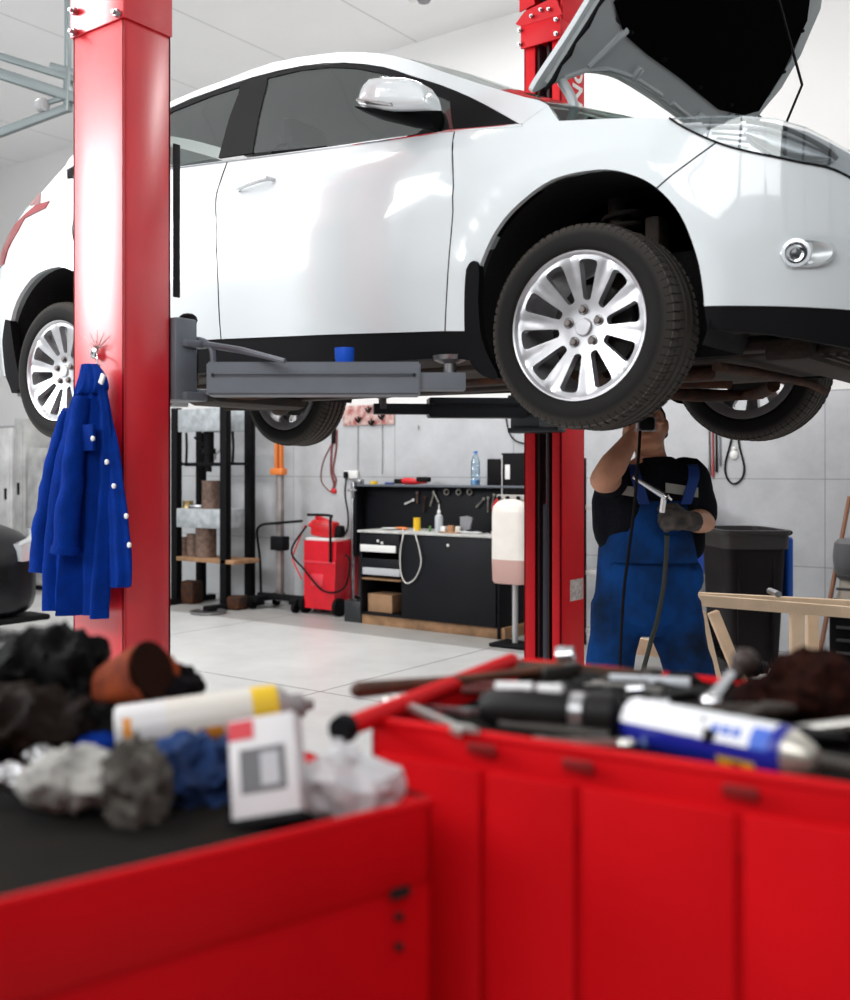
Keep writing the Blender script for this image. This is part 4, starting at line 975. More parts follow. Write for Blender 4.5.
x = oncounter(450,4.03); solo(G().box((x,4.03,CZ+.006),(.22,.06,.012),rot=(0,0,.05),bev=.004), 'wooden_slat', WOODMID, 'thin wooden slat lying near the counter front edge', 'slat')
x = oncounter(430,4.1); solo(G().lathe([(0,0),(.012,0),(.012,.05),(0,.055)], (x,4.1,CZ), (0,0,1), 12), 'green_vial', mat('green_glass', (.10,.22,.08), .2), 'small dark green bottle left of the spray bottle on the counter', 'bottle')
x = oncounter(465,4.2); solo(G().prism([(-.05,0),(.04,0),(.075,.13),(.02,.15),(-.055,.14)], (x,4.2,CZ),(1,0,0),(0,0,1),(0,.02,0)), 'clear_pouch', mat('grey_film', (.30,.31,.33), .2, alpha=.8), 'grey see-through pouch leaning on the back panel', 'pouch')
def coil(cx, cy, z, r, n, s, m, name, label, cat, sq=.5, rr=.006):
    random.seed(s); pts = []
    for i in range(n*10):
        a = 2*PI*i/10; k = 1+.15*math.sin(i*.9+s)
        pts.append((cx+r*k*math.cos(a), cy+r*sq*k*math.sin(a), z+rr+.004*(i/10)+.006*abs(math.sin(i*1.7))))
    return solo(G().tube(cr(pts, 2), rr, 6), name, m, label, cat)
coil(oncounter(478,4.15),4.15,CZ,.11,4,2,BLACKP,'black_cable','coiled black cable at the right of the counter','cable')
coil(oncounter(470,4.04),4.04,CZ,.10,2,5,mat('pale_cable', (.6,.6,.6), .4),'pale_cable','pale grey cable looped at the counter front edge by the canister','cable')
# white cord hanging down over the bench front
q = lambda X, Y, y=BF-.05: aty(X, Y, y)
wc_ = solo(G().tube(cr([aty(403,529,4.05), q(403,536), q(400.5,550), q(400.5,570), q(404,581), q(409,583), q(416,577), q(421,563), q(419,548), q(416,537), aty(414,529,4.05)], 5), .0055, 8), 'charging_lead', mat('white_cord', (.72,.70,.66), .5), 'white cord hanging in a loop over the bench front', 'cord')
# small tools hung on the back panel
TOOLM = mat('tool_steel', (.35,.33,.30), .35, .8, var=.4, scale=40)
for i, (qx, qy, dx, dz, m_, lab) in enumerate(((409,502,.05,.04,WHITEP,'white-handled tool hung left of the hook cluster on the bench back panel'),(417,498,.0,.10,RUSTC,'rusty hook tool hung in the middle of the bench back panel'),(424,505,.01,.14,RUST,'brown long hook on the bench back panel'),(432,500,.02,.12,TOOLM,'steel spanner hung behind the spray bottle'),(436,497,-.03,.10,TOOLM,'steel pliers hung right of the spanner on the back panel'),(480,503,.04,.08,TOOLM,'steel screwdriver hung near the black case'),(488,505,.0,.13,TOOLM,'long steel rod hung near the canister'),(493,502,.01,.13,TOOLM,'thin steel rod rightmost on the bench back panel'))):
    p = aty(qx, qy, PB_-.03)
    g = G().tube([p+Vector((-dx,0,-dz/2)), p, p+Vector((dx,0,dz/2))], [.010,.008,.006], 8).ball(p+Vector((dx,0,dz/2)), .016, (1,.5,1), 10)
    solo(g, 'hung_tool', m_, lab, 'hand tool', 'tools hung on the bench back panel')
for i, qx in enumerate((447,459,470)):
    p = aty(qx, 492, PB_-.02); solo(G().tube([p+Vector((.025*math.cos(a), -.01, .025*math.sin(a))) for a in [2*PI*k/16 for k in range(16)]], .007, 8, True), 'hose_clamp', TOOLM, 'ring-shaped steel clamp hung under the top shelf, '+('left one','middle one','right one')[i]+' of three', 'clamp', 'ring clamps under the bench shelf')
# cardboard box in the open compartment
g = G(); pbox(g, 368, 596, 392, 614, BF+.06, BF+.30, .003); cb = solo(g, 'cardboard_box', CARD, 'brown cardboard box inside the open bench compartment', 'box'); cb.location.z = .118
# ------------------------------------------------------------------ waste oil drainer in front of the bench
OY = 3.72
ox = aty(513,540,OY).x
dr = empty('oil_drainer', (ox, OY, 0), 0, 'translucent white oil tank half full of pinkish fluid on a pole stand', 'oil drainer')
zt, zb_, zl = aty(510,505,OY).z, aty(510,583,OY).z, aty(510,559,OY).z
TANKM = mat('milky_plastic', (.78,.74,.68), .35, var=.05); 
def tankrow(z, k): return [Vector((ox+sx*k*.165+.0, OY+sy*k*.11, z)) for sx, sy in [(math.copysign(abs(math.cos(t))**.45, math.cos(t)), math.copysign(abs(math.sin(t))**.45, math.sin(t))) for t in [2*PI*j/32 for j in range(32)]]]
g = G().rings([tankrow(zl, 1), tankrow(zt-.06, .99), tankrow(zt-.01, .93), tankrow(zt+.03, .7), tankrow(zt+.05, .4)]); g.build('tank', TANKM, dr)
g = G().rings([tankrow(zb_, .88), tankrow(zb_+.02, .97), tankrow(zl, 1.001)]); g.build('fluid', mat('pinkish_fluid', (.55,.34,.30), .3), dr)
G().bb(ox-.14, ox+.12, OY-.03, OY+.03, zt+.04, zt+.085, .006).build('tank_collar', mat('collar_grey', (.40,.38,.36), .5), dr)
for dx in (-.11,-.03,.07): G().cyl((ox+dx, OY-.045, zt+.06),(ox+dx,OY-.03,zt+.06),.016,n=14).build('collar_knob', BLACKP, dr)
G().tube(cr([(ox-.16,OY-.02,zt-.12),(ox-.17,OY-.03,zt-.02),(ox-.12,OY-.04,zt+.05)],4), .012, 8).build('carry_handle', REDP, dr)
G().cyl((ox+.02,OY,.03),(ox+.02,OY,zb_+.01),.024).build('pole', mat('pole_grey', (.5,.5,.5), .4, .5), dr)
G().bb(ox-.15,ox+.2,OY-.14,OY+.14,.0,.03,.008).build('base', BLACKP, dr)
# ------------------------------------------------------------------ wall fittings
Wl = WY-.014
g = G(); pbox(g, 343, 405, 393.5, 425, Wl-.02, Wl, .003); wp = solo(g, 'wall_panel', mat('red_mottled_panel', (.38,.10,.09), .6, dark=(.66,.52,.48), scale=16), 'red mottled hook board on the wall under the car', 'hook board')
for dx, dz in ((358,421),(368,411),(381,418),(371,424)):
    p = aty(dx, dz, Wl-.04)-wp.location
    G().tube(cr([p+Vector((-.035,0,.03)), p+Vector((0,0,-.01)), p+Vector((.04,0,.035))],4), .010, 8).tube([p+Vector((0,.02,-.02)), p+Vector((0,0,.05))], .008, 6).build('hook', BLACKP, wp, world=False)
# jump leads hanging on the wall
q = lambda X, Y: aty(X, Y, Wl-.0065)
g = G().tube(cr([q(335,430), q(332,445), q(331,470), q(334,485), q(331,492)],4), .012, 8).tube(cr([q(337,430), q(336,450), q(333,470), q(336,480), q(333,491)],4), .010, 8).tube(cr([q(331,445), q(323,462), q(321,480), q(328,490), q(333,492)],5), .006, 6)
jl = solo(g, 'jump_leads', mat('brown_red_cable', (.20,.05,.05), .5), 'dark red jump leads hanging on the tiled wall left of the socket', 'jump leads')
p = q(334,435)-jl.location; G().box(p, (.05,.04,.18), bev=.01).build('lead_holder', BLACKP, jl, world=False)
p = q(334,491)-jl.location; G().box(p, (.06,.03,.05), bev=.01).build('lead_clamp', REDP, jl, world=False)
g = G(); pbox(g, 344, 470.5, 357, 478.5, Wl-.04, Wl, .006); so = solo(g, 'wall_socket', WHITEP, 'white wall socket with a black plug, left of the workbench', 'socket')
p = aty(346,475,Wl-.05)-so.location; G().box(p, (.045,.05,.07), bev=.012).build('plug', BLACKP, so, world=False)
solo(G().tube(cr([q(346,478), q(345,495), q(348,515), q(347,530), q(341,538), aty(336,541,4.4)], 5), .008, 8), 'power_cable', BLACKP, 'black power cable running from the wall socket down to the red charger', 'cable')
for i, (qx, y0_, y1_) in enumerate(((357.5,408,475),(382,425,474),(418,425,430))):
    solo(G().tube([aty(qx,y0_,Wl-.01), aty(qx+.4,(y0_+y1_)/2,Wl-.01), aty(qx,y1_,Wl-.01)], .004, 6), 'wall_wire', mat('wire_grey', (.25,.25,.25), .5), 'thin grey wire on the wall '+('leftmost, running into the white socket','below the red hook board','short piece right of the hook board')[i], 'wire', 'wires on the back wall')
for i, (qx, y0_, y1_, m_) in enumerate(((709,432,475,STEEL),(712.5,430,477,mat('red_wire', (.4,.05,.05), .5)),(716,430,472,BLACKP),(719.5,430,466,STEEL))):
    solo(G().tube([q(qx,y0_-12), q(qx,y0_), q(qx+.5,(y0_+y1_)/2), q(qx+.6,y1_)], [.007,.007,.007,.011], 8), 'hanging_cable', m_, 'thin %s cable hung on the tiled wall under the far front wheel, %s of four' % (('steel','red','black','steel')[i], ('leftmost','second','third','rightmost')[i]), 'cable', 'cables hung on the tiled wall')
solo(G().tube(cr([q(735,425), q(730,445), q(725,465), q(727,478), q(734,484), q(742,478), q(744,466), q(739,445), q(737,425)], 5), .008, 8), 'looped_cable', BLACKP, 'black looped cable hung on the wall below the far front tyre', 'cable')
p = q(734,455); solo(G().ball(p, .035, (1,.4,1.1), 14).ball(p+Vector((0,0,.05)), .018, (1,.5,1), 10), 'wall_ornament', WHITEP, 'small white round fitting inside the looped cable', 'fitting')
solo(G().tube(cr([aty(505,412,Wl-.006), aty(509,432,Wl-.006), aty(516,441,Wl-.006), aty(527,444,Wl-.006)], 5), .007, 8), 'air_hose', BLACKP, 'thin black hose curving beside the far lift post', 'hose')
# ------------------------------------------------------------------ shelving behind the mechanic
SX0, SX1 = aty(586,540,4.2).x, aty(700,540,4.2).x
SU = aty(664,540,4.2).x
sh = empty('steel_shelving', ((SX0+SX1)/2, 4.35, 0), 0, 'dark steel shelving behind the mechanic, beside the far lift post', 'shelving')
for x in (SX0, SU):
    for y in (4.15, 4.55): G().bb(x-.02,x+.02,y-.02,y+.02,0,1.55,.003).build('upright', BLACKP, sh)
for z in (.10,.58,1.12): G().bb(SX0,SX1,4.15,4.55,z,z+.04,.003).build('shelf', mat('shelf_grey', (.40,.39,.38), .5), sh)
for i, (dx, z, w_, h_, m_, lab) in enumerate(((.22,1.16,.2,.30,BLACKP,'black bin at the left end of the top shelf behind the mechanic'),(.5,1.16,.3,.2,GREYP,'grey bin on the top shelf behind the mechanic'),(.23,.62,.25,.36,mat('dark_brown_bin', (.05,.035,.03), .6),'dark brown bin on the middle shelf behind the mechanic'),(.25,.14,.3,.34,BLACKP,'black crate on the bottom shelf behind the mechanic'),(.80,.62,.22,.20,BLUEBRIGHT,'bright blue tub on the shelf at the mechanic\'s hip'))):
    solo(G().box((SX0+dx,4.35,z+h_/2),(w_,.28,h_),bev=.02), 'storage_bin', m_, lab, 'bin', 'bins on the shelving behind the mechanic')
# ------------------------------------------------------------------ wheelie bin, its blue lid hanging behind
bD = 7.0; bl = atd(706,528,bD); brr = atd(779,528,bD)
bx, by = (bl.x+brr.x)/2, (bl.y+brr.y)/2; bw = (brr-bl).length*.86; zt = bl.z
binn = empty('wheelie_bin', (bx, by, 0), TH, 'black wheelie bin with a dark rim and bright blue lid hanging at its side', 'wheelie bin')
def brow(z, k, d=.30, dx=0): return [Vector((dx+sx*k*bw/2, sy*d*k, z)) for sx, sy in [(math.copysign(abs(math.cos(t))**.35, math.cos(t)), math.copysign(abs(math.sin(t))**.35, math.sin(t))) for t in [2*PI*j/40 for j in range(40)]]]
BINM = mat('bin_black', (.010,.007,.009), .5, spec=.25, var=.3, scale=5)
g = G().rings([brow(.07,.76), brow(.09,.80), brow(zt-.12,.97)]); g.build('bin_body', BINM, binn, world=False)
g = G().rings([brow(zt-.12,.98), brow(zt-.12,1.04), brow(zt-.03,1.06), brow(zt-.02,1.10), brow(zt+.0,1.10), brow(zt,.98), brow(zt-.1,.94)], cap=False); g.build('rim', mat('bin_rim', (.035,.032,.032), .4), binn, world=False)
g = G()
for x in (-.12,.10): g.bb(x-.008,x+.008,-.302*.95,-.27,.15,zt-.14,.003)
g.build('bin_rib', BINM, binn, world=False)
g = G().box((bw/2*1.10+.03, .0, zt-.28), (.05,.30,.46), bev=.025, seg=3).box((bw/2*1.10+.05,.0,zt-.28),(.03,.20,.36),bev=.012); g.build('lid', mat('lid_blue', (.01,.09,.45), .35), binn, world=False)
for y in (-.22, .22): G().lathe([(0,-.03),(.05,-.03),(.10,-.025),(.10,.025),(.05,.03),(0,.03)], (bw/2*.86, y, .10), (0,1,0), 28).build('wheel', mat('bin_wheel', (.05,.05,.05), .6), binn, world=False)
G().tube([(bw/2*1.04, -.2, zt-.03),(bw/2*1.16,-.2,zt-.02),(bw/2*1.16,.2,zt-.02),(bw/2*1.04,.2,zt-.03)], .014, 8).build('handle', BLACKP, binn, world=False)
# ------------------------------------------------------------------ pine trestle frame in front of the bin
fD = 5.2
def fp(X, Y, dd=0): return atd(X, Y, fD+dd)
tz0, tz1 = fp(760,599).z, fp(760,612).z
o = fp(700,600); o.z = 0
tres = empty('pine_frame', o, TH, 'pale pine timber frame with a long top rail and legs in front of the bin', 'timber frame')
def fl(X, Y, dd=0): v = fp(X, Y, dd)-o; return Vector((v.x*CT+v.y*ST, -v.x*ST+v.y*CT, v.z))
def beam(g, a, b, w_, d_):
    a, b = Vector(a), Vector(b); d = (b-a); L = d.length; M = d.to_track_quat('X','Z').to_matrix()
    return g.box((a+b)/2, (L,d_,w_), rot=M, bev=.003)
beam(G(), fl(697,600), fl(872,614), .055, .045).build('top_rail', WOODPALE, tres, world=False)
beam(G(), fl(697,597,.3), fl(872,606,.3), .05, .045).build('top_rail', WOODPALE, tres, world=False)
zg = 0.
for X, dd, nm in ((796.5,0,'leg'),(812,.3,'leg'),(868,0,'leg')):
    a = fl(X, 612, dd); b = Vector((a.x, a.y, 0.)); beam(G(), a, b, .058, .045).build(nm, WOODPALE, tres, world=False)
for X0_, X1_, dd in ((699,735,0),(713,768,.3)):
    a = fl(X0_, 612, dd); b = fl(X1_, 745, dd); b.z = 0.; beam(G(), a, b, .055, .045).build('slanting_leg', WOODPALE, tres, world=False)
beam(G(), fl(590,640,1.25), fl(700,654,1.25), .10, .04).build('lower_board', WOODPALE, tres, world=False)
p = fp(776,598,.0); solo(G().tube([p+Vector((-.045,.05,.028)), p+Vector((.03,-.06,.026))], .016, 14), 'metal_tube', STEEL, 'short grey metal tube lying across the pine top rail', 'tube')
# ribbed black hose and clutter under the frame
q = lambda X, Y, D=5.9: atd(X, Y, D)
a = [q(700,618), q(712,640), q(728,652), q(745,665), q(765,672)]
hs = cr(a, 10); g = G().tube(hs, [.05+.008*(i % 2) for i in range(len(hs))], 14); solo(g, 'ribbed_hose', BLACKP, 'thick ribbed black hose sagging under the pine frame', 'hose')
HZ = .58
tb = empty('low_table', atz(790,690,0).to_3d() if False else Vector((q(800,672,5.9).x, q(800,672,5.9).y, 0)), TH, 'low dark platform under the pine frame carrying white bags', 'platform')
zP = q(800,680,5.9).z
G().box((0,0,zP-.02),(1.1,.5,.04),bev=.005).build('platform_top', mat('dark_board', (.05,.045,.04), .7), tb, world=False)
for sx in (-1,1):
    for sy in (-1,1): G().bb(sx*.5-.03,sx*.5+.03,sy*.2-.03,sy*.2+.03,0,zP-.04,.004).build('leg', BLACKP, tb, world=False)
for i, (X, w_, h_, m_, lab) in enumerate(((764,.15,.06,WHITEP,'white bag left end of the low platform'),(778,.10,.05,mat('offwhite', (.7,.68,.64), .6),'cream packet next to the white bag on the low platform'),(830,.22,.09,mat('white_sheeting', (.7,.72,.74), .5),'large crumpled white sheeting at the right of the low platform'))):
    p = q(X, 674, 5.9); p.z = zP+h_*.5
    solo(G().ball(p, .5, (w_,.14,h_), 20).jitter(.03, 9, i), 'white_bag', m_, lab, 'bag', 'white bags on the low platform')
for i, (X, Y, r) in enumerate(((803,.0,.09),(812,.0,.06))):
    p = q(X, 668, 5.8+.1*i); p.z = zP+r*.5; solo(G().ball(p, r, (1.3,.8,.5), 16).jitter(.03, 12, i+4), 'black_rag', BLACKP, 'black crumpled rag beside the pine leg, '+('larger','smaller')+' one' if False else 'black crumpled rag beside the pine leg, %s one' % ('larger','smaller')[i], 'rag', 'black rags on the low platform')
# broom handle leaning on the wall
a = aty(849,500,4.45); b = aty(820,652,3.9); b.z = .0+max(0, b.z)
d = (b-a); k = (a.z-.0)/(a.z-b.z) if a.z != b.z else 1
solo(G().tube([a+(a-b)*.02, a+d*k], .016, 12), 'broom_stick', mat('stick_brown', (.24,.10,.05), .5), 'brown broom stick leaning against the tiled wall at right', 'stick')
# dark stove-like cabinet at the right edge
kx = aty(829,620,4.05).x
cab = empty('vented_cabinet', (kx+.35, 4.27, 0), 0, 'black vented cabinet cut by the right edge of the photo', 'cabinet')
zt = aty(835,600,4.05).z
G().bb(kx, kx+.7, 4.05, 4.5, .0, zt, .01).build('cabinet_body', BLACKP, cab)
for i in range(7): G().bb(kx+.05, kx+.6, 4.035, 4.05, .15+i*.09, .17+i*.09, .003).build('vent_slat', mat('vent_grey', (.06,.06,.06), .5), cab)
p = aty(850,560,4.2)
mt = solo(G().lathe([(0,-.16),(.10,-.16),(.13,-.10),(.14,0),(.13,.10),(.10,.13),(0,.14)], (p.x+.02,4.22,p.z+.02), (0,0,1), 28), 'grey_motor', mat('motor_grey', (.13,.13,.135), .5), 'grey rounded motor housing on a stand above the black cabinet', 'motor')
G().lathe([(.0,-.16),(.09,-.16),(.10,-.24),(.12,-.30),(0,-.30)], (0,0,.16), (0,0,1), 24).build('motor_base', mat('dusty_cream', (.45,.40,.33), .7), mt, world=False)
mt.location.z += 0
G().cyl((0,0,zt-mt.location.z),(0,0,-.10),.03).build('stand', BLACKP, mt, world=False)
# ------------------------------------------------------------------ overhead gate rails at the left
q = lambda X, Y, D=8.0: atd(X, Y, D)
rl = empty('gate_track', (q(40,90).x, q(40,90).y, 0), 0, 'grey overhead gate track hanging from the ceiling behind the lift post', 'gate track')
rl.location.z = q(68,60).z
TRK = mat('galvanised', (.20,.23,.235), .45, .4)
def rail(a, b, w_, m_=TRK, nm='rail'): beam(G(), a, b, w_, w_*.8).build(nm, m_, rl)
rail(q(-30,47), q(80,81), .05); rail(q(-30,64), q(80,100), .075); rail(q(-30,144,8.0), q(70,107,8.0), .06)
rail(q(40,105,8.0), q(70,96,8.0), .035, TRK, 'bracket_arm'); rail(q(68,68), q(68,112), .06, TRK, 'hanger'); rail(q(50,66), q(72,72), .05, TRK, 'ceiling_bracket')
hz = q(68,68); G().bb(hz.x-.02, hz.x+.02, hz.y-.02, hz.y+.02, hz.z, CEIL, .003).build('hanger', TRK, rl)
p = q(42,105,7.98); G().lathe([(0,-.03),(.05,-.03),(.05,.03),(0,.03)], p, (1,0,0), 16).build('roller', GREYP, rl)
# ceiling lamps
def lamp_fit(x, y, label):
    t = empty('ceiling_lamp', (x, y, CEIL-.10), 0, label, 'ceiling lamp', 'lamps on the hall ceiling')
    G().bb(x-.75,x+.75,y-.09,y+.09,CEIL-.06,CEIL,.01).build('housing', WHITEP, t)
    G().bb(x-.72,x+.72,y-.07,y+.07,CEIL-.10,CEIL-.06,.02).build('diffuser', mat('lamp_diffuser', (1,1,.98), .5, emit=3.), t)
    return t
p = atz(424,1,CEIL-.06)
sm = empty('ceiling_sensor', (p.x, p.y, CEIL), 0, 'small grey ceiling fitting above the car roof', 'ceiling fitting')
G().lathe([(0,-.07),(.05,-.07),(.07,-.03),(.08,0),(0,0)], (p.x,p.y,CEIL), (0,0,1), 20).build('sensor_body', mat('sensor_grey', (.22,.22,.23), .4), sm)
G().bb(p.x-.16,p.x+.0,p.y-.03,p.y+.03,CEIL-.03,CEIL,.008).build('cable_box', WHITEP, sm)
# ------------------------------------------------------------------ the mechanic
MD = 4.0; _r = atd(650, 470, MD)
man = empty('person', (_r.x, _r.y, 0), TH, 'mechanic in blue dungarees and black shirt reaching up under the car with one bare arm', 'person')
def L(px, py, dd=0.): D = MD+dd; return Vector(((px-CX)/FPX*D-(650-CX)/FPX*MD, dd, 1.45-(py-470)/FPX*D))
SKIN = mat('skin', (.60,.295,.18), .5, var=.12, scale=18, spec=.35)
def limb(g, pts, rad, n=16, flat=1.):
    P = cr(pts, 4); k = len(pts)-1; R = []
    for i in range(len(P)):
        t = i/(len(P)-1)*k; a = int(min(t, k-1e-6)); R.append(rad[a]+(rad[a+1]-rad[a])*(t-a))
    g.tube(P, R, n); g.ball(P[0], R[0]*.98, n=12); g.ball(P[-1], R[-1]*.98, n=12); return g
def hand(g, w, d, nrm, thumb, curl=(1.0,1.1,.9), sc=1., grow=0.):
    # w wrist, d pointing direction, nrm palm normal (fingers bend towards it), thumb side vector
    d = Vector(d).normalized(); nrm = Vector(nrm); nrm = (nrm-d*nrm.dot(d)).normalized(); s = d.cross(nrm).normalized()
    if s.dot(Vector(thumb)) < 0: s = -s
    R = []
    for t, wd, th in ((0,.027,.020),(.03,.033,.017),(.06,.040,.015),(.085,.041,.013),(.095,.036,.010)):
        c = w+d*t*sc; R.append([c+s*math.cos(2*PI*j/16)*(wd+grow)*sc+nrm*math.sin(2*PI*j/16)*(th+grow)*sc for j in range(16)])
    g.rings(R)
    for i, (o, l, r) in enumerate(((.030,.074,.0088),(.010,.084,.0092),(-.011,.078,.0088),(-.030,.062,.0078))):
        p = w+(d*.088+s*o)*sc; a = 0; pts = [p-d*.02*sc, p]
        for q, f in zip((.45,.30,.25), curl):
            a += f; dd_ = d*math.cos(a)+nrm*math.sin(a); p = p+dd_*l*q*sc; pts.append(p)
        g.tube(pts, [(r+grow)*sc*k for k in (1.05,1.05,1,.95,.8)], 10); g.ball(pts[-1], (r+grow)*.82*sc, n=8)
    p = w+(d*.02+s*.028)*sc; t1 = (s*.75+d*.7+nrm*.2).normalized(); p2 = p+t1*.042*sc; t2 = (d*.75+nrm*.7+s*.1).normalized(); p3 = p2+t2*.032*sc; p4 = p3+(d*.4+nrm*.9).normalized()*.026*sc
    g.tube([p, p2, p3, p4], [(.014+grow)*sc,(.0118+grow)*sc,(.0105+grow)*sc,(.0085+grow)*sc], 10); g.ball(p4, (.0085+grow)*sc, n=8)
g = G()
hip, chest = L(643,590), L(650,500)
T_ = [(L(646,628,.02), .12,.09),(L(644,608,.01),.160,.112),(L(644,580,0),.155,.11),(L(645,545,0),.145,.105),(L(647,515,0),.16,.115),(L(650,490,0),.18,.12),(L(651,474,.0),.175,.105),(L(652,466,.0),.12,.08),(L(652,458,0),.064,.064)]
g.ell(T_, 28)
nk0, nk1 = L(652,464,.0), L(648,440,-.02)
limb(g, [nk0, (nk0+nk1)/2, nk1], [.062,.056,.058])
hc = L(645,428,-.02)
up = Vector((-.02,.42,.90)).normalized(); fw = Vector((-.35,-.80,.48)); fw = (fw-up*fw.dot(up)).normalized(); rt = fw.cross(up).normalized()
def H(a, b, c): return hc+rt*a+fw*b+up*c
rr = []
for c, wx, wf, of in ((-.115,.030,.030,.035),(-.10,.048,.05,.03),(-.075,.060,.070,.015),(-.04,.070,.088,.004),(0,.076,.096,0),(.04,.077,.096,-.004),(.075,.068,.084,-.008),(.10,.048,.058,-.01),(.114,.018,.02,-.01)):
    rr.append([H(wx*math.cos(2*PI*j/24), of+wf*math.sin(2*PI*j/24), c) for j in range(24)])
g.rings(rr)
g.tube([H(0,.088,.012), H(0,.108,-.012), H(0,.114,-.028), H(0,.096,-.036)], [.009,.012,.015,.010], 10)   # nose
g.tube([H(-.024,.082,-.060), H(0,.096,-.058), H(.024,.082,-.060)], .007, 8); g.tube([H(-.022,.082,-.072), H(0,.094,-.074), H(.022,.082,-.072)], .0075, 8)
for s_ in (-1,1):
    g.ball(H(s_*.078,-.004,-.008), .030, (.28,.7,1.), 12, rot=(0,0,0)); g.tube([H(s_*.012,.093,.026), H(s_*.05,.080,.028)], .008, 8); g.ball(H(s_*.045,.066,-.03), .022, n=10)
# raised bare arm
shl, elb, wrl = L(614,477,-.01), L(603,480,-.24), L(633,436,-.20)
limb(g, [shl, (shl+elb)/2, elb], [.062,.054,.048]); limb(g, [elb, elb.lerp(wrl,.35), elb.lerp(wrl,.75), wrl], [.048,.050,.036,.028])
hand(g, wrl, (L(644,421,-.19)-wrl), Vector((.9,-.1,-.35)), Vector((0,-1,.2)), (.9,1.2,.9))
# other arm, forearm across the belly
shr, elr, wrr = L(690,477,.0), L(704,521,.02), L(689,521,-.20)
limb(g, [shr, (shr+elr)/2, elr], [.062,.054,.046]); limb(g, [elr, elr.lerp(wrr,.4), wrr], [.046,.046,.032])
gd = (L(660,518,-.27)-wrr)
hand(g, wrr, gd, Vector((.1,.9,-.35)), Vector((0,-.2,.9)), (.9,1.2,.9), .95)
# legs
an1, an2 = L(603,828,.0), L(706,828,.05)
kn1, kn2 = L(605,712,-.03), L(698,712,-.0)
h1, h2 = L(617,612,0), L(673,612,0)
for h_, k_, a_ in ((h1,kn1,an1),(h2,kn2,an2)): limb(g, [h_, h_.lerp(k_,.5), k_, k_.lerp(a_,.35), a_], [.088,.080,.058,.058,.040])
body = g.build('body', SKIN, man, world=False); remesh(body, .006, 3)
# clothes
SHIRT = mat('black_shirt', (.006,.007,.010), .9, spec=.12, bump=.4, bscale=60)
DUNG = mat('dungaree_blue', (.006,.052,.21), .9, spec=.1, dark=(.008,.016,.034), scale=5.5, bump=.5, bscale=45)
g = G(); g.ell([(L(645,560,0),.165,.122),(L(645,545,0),.17,.128),(L(646,520,0),.185,.132),(L(649,495,0),.198,.135),(L(651,478,0),.195,.122),(L(652,468,0),.155,.10),(L(653,462,0),.095,.082)], 30)
g.ell([(L(653,463,0),.082,.078),(L(653,457,-.005),.074,.072)], 24)
limb(g, [L(618,476,0), shl, shl.lerp(elb,.45)], [.072,.076,.068]); limb(g, [L(684,476,0), shr, shr.lerp(elr,.5), shr.lerp(elr,.82)], [.074,.076,.068,.063])
g.ball(L(606,515,0), .075, (.8,.9,1.8), 16); g.ball(L(694,535,.02), .06, (.7,.9,1.6), 16)
g.jitter(.010, 11, 3); sh_ = g.build('shirt', SHIRT, man, world=False); remesh(sh_, .009, 3)
GREYST = mat('grey_reflective_tape', (.30,.30,.27), .45)
for a_, b_, nm in (((612,489),(632,492),'l'),((655,487),(690,492),'r')):
    g = G(); R = []
    for i in range(7):
        t = i/6; p = L(a_[0]+(b_[0]-a_[0])*t, a_[1]+(b_[1]-a_[1])*t, 0); xx = p.x-L(650,490).x; yy = -.138*math.sqrt(max(.05, 1-(xx/.205)**2))-.006
        R.append([Vector((p.x, yy, p.z+.018)), Vector((p.x, yy-.004, p.z+.018)), Vector((p.x, yy-.004, p.z-.018)), Vector((p.x, yy, p.z-.018))])
    g.rings(R).build('reflective_stripe', GREYST, sh_, world=False)
g = G(); g.ell([(L(646,632,.01),.10,.09),(L(645,620,.01),.165,.135),(L(643,598,0),.188,.146),(L(643,575,0),.178,.142),(L(644,550,0),.172,.138),(L(645,535,-.004),.165,.137),(L(647,528,-.006),.150,.135)], 32)
for h_, k_, a_, w_ in ((h1,kn1,an1,1.),(h2,kn2,an2,1.04)): limb(g, [h_+Vector((0,0,.03)), h_.lerp(k_,.4), k_, k_.lerp(a_,.5), a_+Vector((0,0,.05))], [.100*w_,.092*w_,.086*w_,.083,.078])
g.ball(L(692,576,-.02), .055, (.7,.8,1.3), 14)
g.jitter(.014, 9, 8); du = g.build('dungarees', DUNG, man, world=False); remesh(du, .008, 3)
# bib: curved sheet with thickness over the chest
def chest_y(x, off): return -.150*math.sqrt(max(.04, 1-(x/.215)**2))-off
R = []
for (py, xl, xr) in ((500,632,676),(510,630,679),(525,623,681),(545,612,686),(560,606,690)):
    row = []
    for i in range(13):
        X = xl+(xr-xl)*i/12; p = L(X, py, 0); row.append(Vector((p.x, chest_y(p.x-L(648,py).x, .004)+.012*max(0, (545-py)/45)*.3, p.z)))
    row += [Vector((v.x, v.y+.014, v.z)) for v in row[::-1]]; R.append(row)
G().rings(R).build('bib', DUNG, du, world=False)
for (X0_, X1_) in ((634,627),(674,683)):
    P = [L(X0_,503,0), L((X0_+X1_)/2,490,0), L(X1_,477,0), L(X1_+(1 if X1_ > 650 else -1),466,.03), L(X1_,464,.08)]
    off = [-.150,-.147,-.136,-.085,-.0]
    g = G(); g.rings([[Vector((p.x-.019, o-.006, p.z)), Vector((p.x+.019, o-.006, p.z)), Vector((p.x+.019, o+.004, p.z)), Vector((p.x-.019, o+.004, p.z))] for p, o in zip(cr(P, 3), [v.x for v in cr([(o,0,0) for o in off], 3)])]); g.build('strap', mat('strap_blue', (.01,.045,.22), .8), du, world=False)
